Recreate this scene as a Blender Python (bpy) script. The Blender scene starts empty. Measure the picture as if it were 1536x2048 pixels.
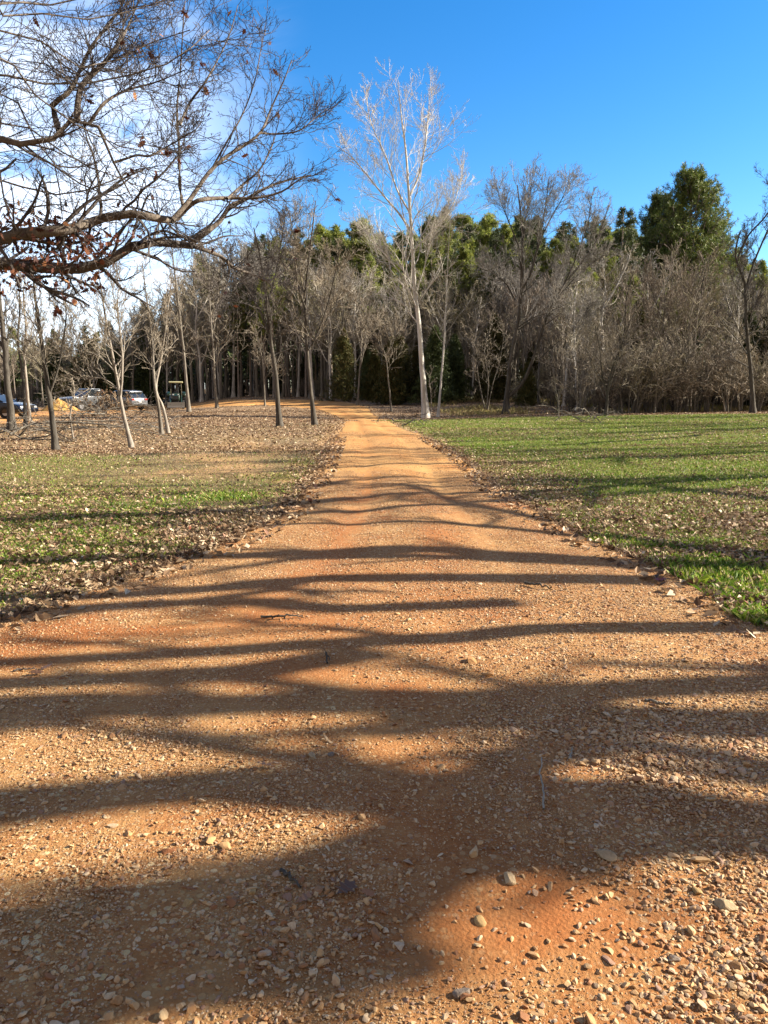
import bpy, math, random
import numpy as np
from mathutils import Vector

# ------------------------------------------------------------------ camera, world, sun, exposure
sc = bpy.context.scene
COL = sc.collection
EYE = 1.6; F = 1490.0; U0, V0 = 768.0, 1024.0
PITCH = math.radians(9.1)
cam = bpy.data.cameras.new('camera'); camo = bpy.data.objects.new('camera', cam); COL.objects.link(camo)
camo.location = (0, 0, EYE); camo.rotation_euler = (math.radians(90) - PITCH, 0, 0)
cam.sensor_fit = 'VERTICAL'; cam.sensor_height = 24.0; cam.lens = 24.0 * F / 2048.0
cam.clip_start = 0.05; cam.clip_end = 3000
sc.camera = camo

SUN_EL = math.radians(27.0); SUN_AZ = math.radians(84.0)      # azimuth from +Y towards +X
SX, SY = math.sin(SUN_AZ), math.cos(SUN_AZ)
sd = Vector((SX * math.cos(SUN_EL), SY * math.cos(SUN_EL), math.sin(SUN_EL)))
sl = bpy.data.lights.new('sun', 'SUN'); sl.energy = 5.0; sl.angle = math.radians(0.5); sl.color = (1.0, 0.90, 0.75)
so = bpy.data.objects.new('sun', sl); COL.objects.link(so)
so.rotation_euler = (-sd).to_track_quat('-Z', 'Y').to_euler(); so.location = (30, 5, 30)

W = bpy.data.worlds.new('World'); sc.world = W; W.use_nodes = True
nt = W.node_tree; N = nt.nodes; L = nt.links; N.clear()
def nd(tree, t, **kw):
    n = tree.nodes.new(t)
    for k, v in kw.items(): setattr(n, k, v)
    return n
sky = nd(nt, 'ShaderNodeTexSky', sky_type='NISHITA'); sky.sun_disc = False
sky.sun_elevation = SUN_EL; sky.sun_rotation = SUN_AZ; sky.altitude = 300; sky.air_density = 1.0; sky.dust_density = 0.3; sky.ozone_density = 3.0
hs = nd(nt, 'ShaderNodeHueSaturation'); hs.inputs['Saturation'].default_value = 1.36; hs.inputs['Value'].default_value = 1.12; hs.inputs['Hue'].default_value = 0.503
tc = nd(nt, 'ShaderNodeTexCoord')
mp = nd(nt, 'ShaderNodeMapping'); mp.inputs['Scale'].default_value = (3.0, 3.0, 7.0); mp.inputs['Rotation'].default_value = (0, math.radians(25), 0)
nz = nd(nt, 'ShaderNodeTexNoise'); nz.inputs['Scale'].default_value = 1.6; nz.inputs['Detail'].default_value = 9; nz.inputs['Roughness'].default_value = 0.62; nz.inputs['Distortion'].default_value = 0.6
cr = nd(nt, 'ShaderNodeMapRange'); cr.inputs['From Min'].default_value = 0.37; cr.inputs['From Max'].default_value = 0.60; cr.interpolation_type = 'SMOOTHSTEP'
sp = nd(nt, 'ShaderNodeSeparateXYZ')
mr = nd(nt, 'ShaderNodeMapRange'); mr.inputs['From Min'].default_value = -0.07; mr.inputs['From Max'].default_value = -0.36; mr.interpolation_type = 'SMOOTHSTEP'
mz = nd(nt, 'ShaderNodeMapRange'); mz.inputs['From Min'].default_value = 0.62; mz.inputs['From Max'].default_value = 0.10
m1 = nd(nt, 'ShaderNodeMath', operation='MULTIPLY'); m2 = nd(nt, 'ShaderNodeMath', operation='MULTIPLY')
hz = nd(nt, 'ShaderNodeMapRange'); hz.inputs['From Min'].default_value = 0.30; hz.inputs['From Max'].default_value = 0.05; hz.inputs['To Max'].default_value = 0.75
m3 = nd(nt, 'ShaderNodeMath', operation='MULTIPLY'); mx_ = nd(nt, 'ShaderNodeMath', operation='MAXIMUM')
mix = nd(nt, 'ShaderNodeMix', data_type='RGBA'); mix.inputs['B'].default_value = (8.6, 9.2, 10.2, 1)
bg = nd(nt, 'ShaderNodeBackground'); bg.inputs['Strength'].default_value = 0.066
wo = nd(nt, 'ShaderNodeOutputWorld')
L.new(sky.outputs[0], hs.inputs['Color']); L.new(tc.outputs['Generated'], mp.inputs[0]); L.new(mp.outputs[0], nz.inputs['Vector'])
L.new(nz.outputs['Fac'], cr.inputs['Value']); L.new(tc.outputs['Generated'], sp.inputs[0]); L.new(sp.outputs['X'], mr.inputs['Value']); L.new(sp.outputs['Z'], mz.inputs['Value'])
L.new(cr.outputs[0], m1.inputs[0]); L.new(mr.outputs[0], m1.inputs[1]); L.new(m1.outputs[0], m2.inputs[0]); L.new(mz.outputs[0], m2.inputs[1])
L.new(sp.outputs['Z'], hz.inputs['Value']); L.new(hz.outputs[0], m3.inputs[0]); L.new(mr.outputs[0], m3.inputs[1])
L.new(m2.outputs[0], mx_.inputs[0]); L.new(m3.outputs[0], mx_.inputs[1])
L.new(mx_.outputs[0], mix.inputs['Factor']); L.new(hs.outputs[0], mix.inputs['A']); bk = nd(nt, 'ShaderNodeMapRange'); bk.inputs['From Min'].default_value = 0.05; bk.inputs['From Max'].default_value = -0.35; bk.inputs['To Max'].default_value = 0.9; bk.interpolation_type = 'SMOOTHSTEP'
mb = nd(nt, 'ShaderNodeMix', data_type='RGBA'); mb.inputs['B'].default_value = (2.6, 2.2, 1.95, 1)      # unseen pale veil added behind the camera, takes the blue out of shadows
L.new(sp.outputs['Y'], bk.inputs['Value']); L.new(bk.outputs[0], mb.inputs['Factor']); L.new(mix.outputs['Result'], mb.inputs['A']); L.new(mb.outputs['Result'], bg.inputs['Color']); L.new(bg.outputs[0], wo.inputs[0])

vs = sc.view_settings; vs.view_transform = 'Standard'; vs.look = 'None'; vs.gamma = 1; vs.exposure = 1.8; vs.use_curve_mapping = False
sc.cycles.max_bounces = 5; sc.cycles.diffuse_bounces = 2; sc.cycles.transparent_max_bounces = 4

# ------------------------------------------------------------------ helpers
rng = np.random.default_rng(7)
def ray(u, v):
    a = (u - U0) / F; b = (V0 - v) / F; c, s = math.cos(PITCH), math.sin(PITCH)
    return np.array([a, c + b * s, -s + b * c])
def smooth(a, b, x):
    t = np.clip((x - a) / (b - a), 0, 1); return t * t * (3 - 2 * t)
def vnoise(x, y, seed=0):
    x = np.asarray(x, float); y = np.asarray(y, float)
    xi = np.floor(x).astype(np.int64); yi = np.floor(y).astype(np.int64); xf = x - xi; yf = y - yi
    def h(i, j):
        n = (i * 374761393 + j * 668265263 + seed * 2147483647) & 0xffffffff
        n = ((n ^ (n >> 13)) * 1274126177) & 0xffffffff
        return ((n ^ (n >> 16)) & 0xffff) / 65535.0
    u = xf * xf * (3 - 2 * xf); v = yf * yf * (3 - 2 * yf)
    return (h(xi, yi) * (1 - u) + h(xi + 1, yi) * u) * (1 - v) + (h(xi, yi + 1) * (1 - u) + h(xi + 1, yi + 1) * u) * v
def fbm(x, y, seed=0, o=3):
    r = 0; a = 0.5
    for i in range(o):
        r = r + a * vnoise(x * 2 ** i, y * 2 ** i, seed + i * 17); a /= 2
    return r / (1 - 0.5 ** o)
def H0(x, y):
    x = np.asarray(x, float); y = np.asarray(y, float)
    kx = smooth(-0.31, -0.17, x / np.maximum(y, 1)); h = 1.12 * smooth(46, 88, y) * kx + (1 - kx) * .55 * smooth(82, 108, y) + 2.5 * smooth(100, 400, y)
    h = h + 0.018 * np.clip(x - 3, 0, 60) * smooth(6, 14, y)
    h = h + 0.15 * np.exp(-((y - 36) / 7.0) ** 2) - 0.12 * np.exp(-((y - 49) / 6.0) ** 2) * smooth(14, 0, np.abs(x))
    h = h + 0.16 * (fbm(x / 9, y / 9, 3) - 0.5) * smooth(5, 20, y) + 0.05 * (fbm(x / 1.7, y / 1.7, 9) - 0.5) * smooth(3, 8, np.hypot(x, y))
    return h
def gp(u, v):
    d = ray(u, v); h = 0.0
    for _ in range(40):
        t = (EYE - h) / -d[2] if d[2] < 0 else 300
        t = min(t, 300); h2 = float(H0(d[0] * t, d[1] * t)); h = 0.6 * h + 0.4 * h2
    return np.array([d[0] * t, d[1] * t, h])
def at(u, v, Y):
    d = ray(u, v); return np.array([0, 0, EYE]) + d * (Y / d[1])

# road edges (left, right) for the near stretch, then a centre line with half widths
_pairs = [((-6.5, -6), (6.5, -6)), ((-4.9, 1), (5.0, 1)), ((-3.6, 3), (3.9, 3))]
for (a, b) in [((0, 1250), (1540, 1262)), ((250, 1165), (1385, 1172)), ((430, 1100), (1225, 1100)), ((560, 1035), (1090, 1035)),
               ((607, 990), (1005, 985)), ((640, 940), (948, 940)), ((662, 900), (895, 900)), ((676, 870), (838, 870)), ((686, 853), (792, 853))]:
    p, q = gp(*a), gp(*b); _pairs.append(((p[0], p[1]), (q[0], q[1])))
_far = [(tuple(gp(u, v)[:2]), hw) for u, v, hw in [(722, 838, 1.35), (703, 828, 1.5), (688, 819, 2.0), (657, 812, 2.8), (610, 807, 3.5), (560, 805, 3.8), (500, 805, 3.8), (440, 807, 3.4), (380, 810, 2.9), (300, 814, 3.0), (200, 820, 3.0), (100, 827, 3.0), (20, 836, 2.6), (-80, 850, 2.5)]]
for i, (c, hw) in enumerate(_far):
    c = np.array(c); a = np.array(_far[max(i - 1, 0)][0]) if i else np.array((-0.9, 37)); b = np.array(_far[min(i + 1, len(_far) - 1)][0])
    t = (b - a) / np.linalg.norm(b - a); n = np.array((-t[1], t[0])); _pairs.append((tuple(c + n * hw), tuple(c - n * hw)))
def catmull(P, per):
    P = np.asarray(P, float); n = len(P); out = []
    for i in range(n - 1):
        p0 = P[max(i - 1, 0)]; p1 = P[i]; p2 = P[i + 1]; p3 = P[min(i + 2, n - 1)]
        t = np.linspace(0, 1, per, endpoint=False)[:, None]
        out.append(0.5 * ((2 * p1) + (-p0 + p2) * t + (2 * p0 - 5 * p1 + 4 * p2 - p3) * t ** 2 + (-p0 + 3 * p1 - 3 * p2 + p3) * t ** 3))
    out.append(P[-1:]); return np.concatenate(out)
RL = catmull([p[0] for p in _pairs], 14); RR = catmull([p[1] for p in _pairs], 14)
_cen = (RL + RR) / 2; _hw = np.linalg.norm(RR - RL, axis=1) / 2
_nearL = RL[:14 * 11]; _nearR = RR[:14 * 11]
YARD = (np.array([(-22, 68), (-26, 60), (-30, 52), (-19, 76)]), np.array([4.5, 4.5, 4.0, 3.5]))
def rd(x, y):
    """signed distance to the road's edge, negative inside"""
    x = np.asarray(x, float); y = np.asarray(y, float); sh = x.shape; x = x.ravel(); y = y.ravel()
    xl = np.interp(y, _nearL[:, 1], _nearL[:, 0]); xr = np.interp(y, _nearR[:, 1], _nearR[:, 0])
    near = np.maximum(xl - x, x - xr)
    far = np.full(x.shape, 1e3); m = y > 34
    if m.any():
        C = _cen[14 * 10::3]; HW = _hw[14 * 10::3]
        xm = x[m]; ym = y[m]; f = np.full(xm.shape, 1e3)
        for c, hw in zip(C, HW): f = np.minimum(f, np.hypot(xm - c[0], ym - c[1]) - hw)
        far[m] = f
    X = x + 27.0; Y = (y - 66.0) / 1.9; cx = (X + .65 * Y) / .75; th = np.arctan2(Y, cx); rad = 6.5 + 1.2 * np.sin(2 * th + .6) + .8 * np.sin(5 * th)
    r = np.minimum(np.where(y < 36, near, far), (np.hypot(cx, Y) - rad) * .75)
    return r.reshape(sh)
def Hg(x, y):
    """ground surface, lowered under the road"""
    return H0(x, y) - 0.10 * smooth(0.0, -0.35, rd(x, y))
def zone(x, y):
    """(grass 0..1, leaf 0..1) of the ground beside the road"""
    r = rd(x, y); n = fbm(x / 2.2, y / 2.2, 41); n2 = fbm(x / 0.7, y / 0.7, 77, 2); nb = fbm(x / 5.0, y / 1.8, 57)
    left = x < np.interp(y, _cen[:150, 1], _cen[:150, 0])
    woodL = smooth(18.5, 21.5, y + 2.5 * (n - 0.5)); woodR = smooth(43.5, 46.5, y + 0.2 * (x - 8) + 3 * (n - 0.5))
    wood = np.where(left, woodL, woodR)
    bandL = smooth(3.2, 0.5, r + 3.2 * (n - 0.5)) * smooth(14, 8.5, y) * (.62 + .5 * smooth(.42, .6, nb))
    bandR = np.maximum((.65 + .45 * smooth(.40, .58, nb)) * smooth(13.0, 8.2, y + 9 * (n - 0.5) - 0.2 * x), .75 * smooth(2.8, .8, r + 2 * (n - .5)) * smooth(24, 16, y))
    edge = smooth(1.3, 0.1, r + 1.2 * (n - 0.5)) * 0.75
    mixd = np.where(left, 0.20, 0.20) + 0.6 * smooth(0.45, 0.62, nb) * np.where(left, 1.0, 0.8)
    leaf = np.maximum(np.maximum(wood, np.where(left, bandL, bandR)), np.maximum(edge, mixd * 0.75))
    spl = smooth(-7.0, -4.8, x) * smooth(-1.6, -2.4, x) * smooth(12, 15, y) * smooth(29, 22, y)
    leaf = np.clip((leaf + 0.25 * (n2 - 0.5)) * (1 - .75 * spl * smooth(.3, .5, n)), 0, 1)
    grass = np.clip((1 - wood) * (1.08 - 0.85 * leaf) * np.where(left, 0.30 + 0.75 * smooth(.48, .62, nb), 1.15), 0, 1) * smooth(-0.05, 0.35, r) * (1 - .8 * spl)
    return grass, leaf

def redp(x, y):
    g_ = lambda cx, cy, sx, sy, a=1.0: a * np.exp(-(((x - cx) / sx) ** 2 + ((y - cy) / sy) ** 2))
    return np.clip(g_(.62, 2.05, .35, .22) + g_(.02, 3.05, .20, .24) + g_(.75, 2.95, .22, .15, .8) + g_(-.55, 4.9, .8, .5, .8) + g_(.22, 2.45, .22, .40, .85) + g_(1.15, 2.62, .45, .10, .7) + g_(-.45, 4.0, .45, .25, .7) + g_(.45, 5.6, .5, .2, .7) + g_(-.9, 2.6, .4, .12, .5) + g_(.15, 1.9, .3, .2, .6), 0, 1)
def mesh(name, V, Fs, mats=None, smoothf=False, midx=None):
    me = bpy.data.meshes.new(name); V = np.ascontiguousarray(V, np.float32)
    Fs = [np.asarray(f, np.int32) for f in (Fs if isinstance(Fs, list) else [Fs]) if len(f)]
    me.vertices.add(len(V)); me.vertices.foreach_set('co', V.ravel())
    nl = sum(f.size for f in Fs); npol = sum(len(f) for f in Fs)
    me.loops.add(nl); me.loops.foreach_set('vertex_index', np.concatenate([f.ravel() for f in Fs]))
    me.polygons.add(npol); tot = np.concatenate([np.full(len(f), f.shape[1], np.int32) for f in Fs])
    me.polygons.foreach_set('loop_start', np.concatenate([[0], np.cumsum(tot)[:-1]]).astype(np.int32))
    me.polygons.foreach_set('use_smooth', np.full(npol, smoothf))
    for m in (mats if isinstance(mats, (list, tuple)) else [mats]):
        if m is not None: me.materials.append(m)
    if midx is not None: me.polygons.foreach_set('material_index', np.asarray(midx, np.int32))
    me.update(calc_edges=True); me.validate(); return me
def obj(name, me, parent=None, loc=(0, 0, 0), rz=0.0, s=1.0):
    o = bpy.data.objects.new(name, me); COL.objects.link(o); o.location = [float(a) for a in loc]; o.rotation_euler = (0, 0, rz); o.scale = (s, s, s) if np.isscalar(s) else s
    if parent is not None: o.parent = parent
    return o
def tag(o, label=None, cat=None, group=None, kind=None):
    if label: o['label'] = label
    if cat: o['category'] = cat
    if group: o['group'] = group
    if kind: o['kind'] = kind
    return o
def copy_tree(root, loc, rz, s, label=None, group=None):
    r = root.copy(); COL.objects.link(r); r.location = [float(a) for a in loc]; r.rotation_euler = (0, 0, rz); r.scale = (s, s, s) if np.isscalar(s) else s
    if label: r['label'] = label
    if group: r['group'] = group
    elif 'group' in r: del r['group']
    for ch in list(root.children):
        c = ch.copy(); COL.objects.link(c); c.parent = r
    return r

# ------------------------------------------------------------------ materials
def newmat(name, rough=0.9, spec=0.2):
    m = bpy.data.materials.new(name); m.use_nodes = True; b = m.node_tree.nodes['Principled BSDF']
    b.inputs['Roughness'].default_value = rough; b.inputs['Specular IOR Level'].default_value = spec
    return m, m.node_tree, b
ALB = 0.76
def alb(c): return tuple(c) if c[0] == c[1] == c[2] else tuple(x * ALB for x in c)
def ramp(t, stops, src=None, interp='LINEAR'):
    r = t.nodes.new('ShaderNodeValToRGB'); e = r.color_ramp.elements; r.color_ramp.interpolation = interp
    while len(e) < len(stops): e.new(0.5)
    for i, (p, c) in enumerate(stops): e[i].position = p; e[i].color = (*alb(c), 1)
    if src is not None: t.links.new(src, r.inputs[0])
    return r.outputs[0]
def tnoise(t, scale, detail=4, rough=0.6, dist=0.0, vec=None, sc3=None):
    n = t.nodes.new('ShaderNodeTexNoise'); n.inputs['Scale'].default_value = scale; n.inputs['Detail'].default_value = detail; n.inputs['Roughness'].default_value = rough; n.inputs['Distortion'].default_value = dist
    if vec is None: vec = t.nodes.new('ShaderNodeTexCoord').outputs['Object']
    if sc3 is not None:
        m = t.nodes.new('ShaderNodeMapping'); m.inputs['Scale'].default_value = sc3; t.links.new(vec, m.inputs[0]); vec = m.outputs[0]
    t.links.new(vec, n.inputs['Vector']); return n.outputs['Fac']
def tmix(t, fac, a, b, mode='MIX'):
    m = t.nodes.new('ShaderNodeMix'); m.data_type = 'RGBA'; m.blend_type = mode
    if isinstance(fac, float): m.inputs['Factor'].default_value = fac
    else: t.links.new(fac, m.inputs['Factor'])
    for k, v in (('A', a), ('B', b)):
        if isinstance(v, tuple): m.inputs[k].default_value = (*alb(v), 1)
        else: t.links.new(v, m.inputs[k])
    return m.outputs['Result']
def tmath(t, op, a, b=0.0):
    m = t.nodes.new('ShaderNodeMath'); m.operation = op
    for i, v in enumerate((a, b)):
        if isinstance(v, (int, float)): m.inputs[i].default_value = v
        else: t.links.new(v, m.inputs[i])
    return m.outputs[0]
def tbump(t, b, h, strength=0.5, dist=0.02, prev=None):
    n = t.nodes.new('ShaderNodeBump'); n.inputs['Strength'].default_value = strength; n.inputs['Distance'].default_value = dist
    t.links.new(h, n.inputs['Height'])
    if prev is not None: t.links.new(prev, n.inputs['Normal'])
    t.links.new(n.outputs[0], b.inputs['Normal']); return n.outputs[0]
def tvor(t, scale, feat='F1', out='Distance', rnd=1.0):
    n = t.nodes.new('ShaderNodeTexVoronoi'); n.inputs['Scale'].default_value = scale; n.feature = feat; n.inputs['Randomness'].default_value = rnd
    t.links.new(t.nodes.new('ShaderNodeTexCoord').outputs['Object'], n.inputs['Vector']); return n.outputs[out]

def bark_mat(name, c1, c2, scale=6, c3=None):
    m, t, b = newmat(name, 0.92, 0.15)
    n = tnoise(t, scale, 6, 0.7, 0.4, sc3=(1, 1, 0.22))
    stops = [(0.3, c1), (0.62, c2)] + ([(0.72, c3)] if c3 else [])
    t.links.new(ramp(t, stops, n), b.inputs['Base Color']); tbump(t, b, tnoise(t, scale * 4, 5, 0.7, sc3=(1, 1, 0.25)), 0.8, 0.03); return m
def island_mat(name, stops, rough=0.85, spec=0.2, transl=0.0, hue_obj=0.0):
    m, t, b = newmat(name, rough, spec); g = t.nodes.new('ShaderNodeNewGeometry')
    c = ramp(t, stops, g.outputs['Random Per Island'])
    if hue_obj:
        oi = t.nodes.new('ShaderNodeObjectInfo'); h = t.nodes.new('ShaderNodeHueSaturation')
        t.links.new(tmath(t, 'MULTIPLY_ADD', oi.outputs['Random'], hue_obj), h.inputs['Value']); h.inputs['Value'].default_value = 1
        mm = [x for x in t.nodes if x.type == 'MATH'][-1]; mm.inputs[2].default_value = 1 - hue_obj / 2
        t.links.new(c, h.inputs['Color']); c = h.outputs[0]
    t.links.new(c, b.inputs['Base Color'])
    if transl:
        tr = t.nodes.new('ShaderNodeBsdfTranslucent'); ms = t.nodes.new('ShaderNodeMixShader'); ms.inputs[0].default_value = transl
        out = [x for x in t.nodes if x.type == 'OUTPUT_MATERIAL'][0]
        t.links.new(c, tr.inputs['Color']); t.links.new(b.outputs[0], ms.inputs[1]); t.links.new(tr.outputs[0], ms.inputs[2]); t.links.new(ms.outputs[0], out.inputs['Surface'])
    return m
def plain(name, c, rough=0.5, spec=0.4, metal=0.0, coat=0.0, bumpy=0.0):
    m, t, b = newmat(name, rough, spec); b.inputs['Metallic'].default_value = metal; b.inputs['Coat Weight'].default_value = coat
    n = tnoise(t, 7, 4); t.links.new(tmix(t, n, tuple(x * 0.8 for x in c), tuple(min(1, x * 1.12) for x in c)), b.inputs['Base Color'])
    if bumpy: tbump(t, b, tnoise(t, 30, 4), bumpy, 0.01)
    return m

M = {}
M['bark_dark'] = bark_mat('bark_dark', (0.035, 0.03, 0.025), (0.13, 0.115, 0.095))
M['bark_grey'] = bark_mat('bark_grey', (0.07, 0.06, 0.05), (0.27, 0.24, 0.195))
M['bark_pale'] = bark_mat('bark_pale', (0.27, 0.24, 0.205), (0.76, 0.72, 0.65), 3)
M['bark_light'] = bark_mat('bark_light', (0.14, 0.12, 0.095), (0.42, 0.37, 0.31))
M['bark_pine'] = bark_mat('bark_pine', (0.14, 0.11, 0.09), (0.36, 0.30, 0.25))
M['twig_ash'] = bark_mat('twig_ash', (0.17, 0.155, 0.14), (0.50, 0.475, 0.43), 1)
M['bark_oak'] = bark_mat('bark_oak', (0.06, 0.045, 0.035), (0.24, 0.20, 0.16), 9, (0.34, 0.31, 0.26))
M['twig_dark'] = bark_mat('twig_dark', (0.055, 0.048, 0.044), (0.15, 0.13, 0.118), 3)
M['twig_grey'] = bark_mat('twig_grey', (0.16, 0.135, 0.10), (0.52, 0.45, 0.35), 1)
M['twig_plum'] = bark_mat('twig_plum', (0.11, 0.085, 0.068), (0.42, 0.35, 0.275), 1)
M['twig_pale'] = bark_mat('twig_pale', (0.42, 0.38, 0.33), (0.80, 0.76, 0.68), 1)
M['twig_tan'] = bark_mat('twig_tan', (0.17, 0.15, 0.095), (0.46, 0.41, 0.28), 1)
M['needle'] = island_mat('needle', [(0, (0.08, 0.12, 0.025)), (0.5, (0.22, 0.27, 0.055)), (1, (0.44, 0.44, 0.09))], 0.6, 0.3, 0.35, 0.7)
M['needle_mid'] = island_mat('needle_mid', [(0, (0.04, 0.075, 0.018)), (0.5, (0.11, 0.155, 0.035)), (1, (0.26, 0.28, 0.06))], 0.6, 0.3, 0.25, 0.5)
M['needle_dark'] = island_mat('needle_dark', [(0, (0.04, 0.06, 0.02)), (1, (0.11, 0.14, 0.045))], 0.6, 0.3, 0.15, 0.4)
M['cedar'] = island_mat('cedar', [(0, (0.04, 0.055, 0.018)), (0.6, (0.10, 0.10, 0.03)), (1, (0.17, 0.12, 0.04))], 0.7, 0.2, 0.15, 0.5)
M['oakleaf'] = island_mat('oakleaf', [(0, (0.05, 0.016, 0.010)), (0.6, (0.14, 0.042, 0.024)), (0.88, (0.26, 0.10, 0.045)), (1, (0.44, 0.22, 0.09))], 0.6, 0.3, 0.25)
M['litter'] = island_mat('litter', [(0, (0.08, 0.044, 0.024)), (0.25, (0.20, 0.115, 0.06)), (0.55, (0.36, 0.235, 0.13)), (0.83, (0.54, 0.40, 0.25)), (0.96, (0.76, 0.62, 0.43)), (1, (0.26, 0.07, 0.035))], 0.75, 0.25, 0.12)
M['litter_tan'] = island_mat('litter_tan', [(0, (0.20, 0.12, 0.06)), (0.4, (0.38, 0.26, 0.13)), (1, (0.60, 0.47, 0.26))], 0.75, 0.25, 0.12)
M['blade'] = island_mat('blade', [(0, (0.055, 0.12, 0.010)), (0.45, (0.16, 0.28, 0.024)), (0.72, (0.32, 0.40, 0.040)), (0.86, (0.44, 0.41, 0.11)), (1, (0.55, 0.47, 0.24))], 0.6, 0.3, 0.3)
M['drygrass'] = island_mat('drygrass', [(0, (0.24, 0.18, 0.08)), (0.6, (0.42, 0.33, 0.15)), (1, (0.30, 0.30, 0.09))], 0.7, 0.2, 0.25)
def stone_mat():
    m, t, b = newmat('gravel', 0.75, 0.3); g = t.nodes.new('ShaderNodeNewGeometry')
    c = ramp(t, [(0, (0.20, 0.09, 0.04)), (0.12, (0.38, 0.20, 0.08)), (0.32, (0.60, 0.40, 0.18)), (0.58, (0.74, 0.56, 0.29)), (0.86, (0.84, 0.71, 0.47)), (0.94, (0.40, 0.29, 0.20)), (1, (0.20, 0.17, 0.15))], g.outputs['Random Per Island'])
    n = tnoise(t, 60, 5, 0.7); c = tmix(t, n, c, (0.36, 0.155, 0.06)); t.links.new(c, b.inputs['Base Color'])
    t.nodes[-1]; tbump(t, b, tnoise(t, 180, 4, 0.7), 0.35, 0.003); return m
M['gravel'] = stone_mat()
def road_mat():
    m, t, b = newmat('dirt', 0.95, 0.12)
    big = tnoise(t, 0.9, 4, 0.6, 0.5); mid = tnoise(t, 7, 6, 0.7); fine = tnoise(t, 90, 5, 0.75)
    base = ramp(t, [(0.32, (0.38, 0.135, 0.040)), (0.46, (0.49, 0.225, 0.072)), (0.60, (0.60, 0.345, 0.130))], big)
    base = tmix(t, mid, base, ramp(t, [(0.35, (0.34, 0.13, 0.045)), (0.65, (0.62, 0.39, 0.16))], mid))
    # small chips of stone lying in the dirt, each chip its own colour
    v1 = tvor(t, 75, 'F1', 'Distance'); cc = tvor(t, 75, 'F1', 'Color'); sep = t.nodes.new('ShaderNodeSeparateColor'); t.links.new(cc, sep.inputs[0])
    chip = ramp(t, [(0, (0.28, 0.11, 0.045)), (0.35, (0.56, 0.33, 0.13)), (0.7, (0.70, 0.50, 0.25)), (0.9, (0.76, 0.62, 0.38)), (1, (0.22, 0.15, 0.12))], sep.outputs[0])
    amt = ramp(t, [(0.38, (0.15, 0.15, 0.15)), (0.6, (1, 1, 1))], tnoise(t, 1.3, 4, 0.65))
    sel = tmath(t, 'LESS_THAN', sep.outputs[1], 0.75); inn = tmath(t, 'LESS_THAN', v1, 0.42)
    f = tmath(t, 'MULTIPLY', tmath(t, 'MULTIPLY', sel, inn), amt)
    col = tmix(t, f, base, chip); col = tmix(t, tmath(t, 'MULTIPLY', fine, 0.5), col, (0.26, 0.10, 0.035))
    w2 = tvor(t, 32, 'F1', 'Distance'); c2 = tvor(t, 32, 'F1', 'Color'); sp2 = t.nodes.new('ShaderNodeSeparateColor'); t.links.new(c2, sp2.inputs[0])
    chip2 = ramp(t, [(0, (0.20, 0.08, 0.035)), (0.3, (0.48, 0.26, 0.10)), (0.6, (0.70, 0.49, 0.22)), (1, (0.80, 0.63, 0.36))], sp2.outputs[0])
    f2 = tmath(t, 'MULTIPLY', tmath(t, 'MULTIPLY', tmath(t, 'LESS_THAN', sp2.outputs[1], 0.55), tmath(t, 'LESS_THAN', w2, 0.38)), amt); col = tmix(t, f2, col, chip2)
    # fresher, redder earth of the worn wheel tracks: per-vertex mark
    at_ = t.nodes.new('ShaderNodeAttribute'); at_.attribute_name = 'zone'; s2 = t.nodes.new('ShaderNodeSeparateColor'); t.links.new(at_.outputs['Color'], s2.inputs[0])
    col = tmix(t, tmath(t, 'MULTIPLY', s2.outputs[0], 0.95), col, tmix(t, mid, (0.34, 0.105, 0.030), (0.48, 0.19, 0.060)))
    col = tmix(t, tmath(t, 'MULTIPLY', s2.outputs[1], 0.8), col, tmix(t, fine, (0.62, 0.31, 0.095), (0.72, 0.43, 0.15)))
    t.links.new(col, b.inputs['Base Color'])
    n1 = tbump(t, b, v1, 0.55, 0.006); tbump(t, b, fine, 0.7, 0.012, n1)
    return m
M['dirt'] = road_mat()
def ground_mat():
    m, t, b = newmat('field', 0.95, 0.1)
    at_ = t.nodes.new('ShaderNodeAttribute'); at_.attribute_name = 'zone'; s = t.nodes.new('ShaderNodeSeparateColor'); t.links.new(at_.outputs['Color'], s.inputs[0])
    n = tnoise(t, 14, 6, 0.75); n2 = tnoise(t, 1.5, 5, 0.6); soil = ramp(t, [(0.35, (0.15, 0.10, 0.055)), (0.6, (0.30, 0.22, 0.115))], n)
    vc = tvor(t, 16, 'F1', 'Color'); sep = t.nodes.new('ShaderNodeSeparateColor'); t.links.new(vc, sep.inputs[0])
    leafc = ramp(t, [(0, (0.11, 0.06, 0.035)), (0.4, (0.26, 0.16, 0.09)), (0.8, (0.42, 0.30, 0.18)), (1, (0.52, 0.40, 0.26))], sep.outputs[0])
    grass = ramp(t, [(0.3, (0.07, 0.10, 0.014)), (0.5, (0.15, 0.19, 0.026)), (0.7, (0.26, 0.28, 0.05))], n)
    lf = tmath(t, 'GREATER_THAN', tmath(t, 'ADD', s.outputs[1], tmath(t, 'MULTIPLY', tmath(t, 'SUBTRACT', sep.outputs[1], 0.5), 0.9)), 0.5)
    g = tmix(t, tmath(t, 'MULTIPLY', s.outputs[0], ramp(t, [(0.35, (0.5, 0.5, 0.5)), (0.55, (1, 1, 1))], n2)), soil, grass)
    c = tmix(t, lf, g, leafc); c = tmix(t, s.outputs[2], c, tmix(t, n, (0.42, 0.22, 0.09), (0.60, 0.40, 0.20)))
    t.links.new(c, b.inputs['Base Color']); n1 = tbump(t, b, tvor(t, 16), 0.6, 0.03); tbump(t, b, n, 0.8, 0.05, n1); return m
M['field'] = ground_mat()

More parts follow.
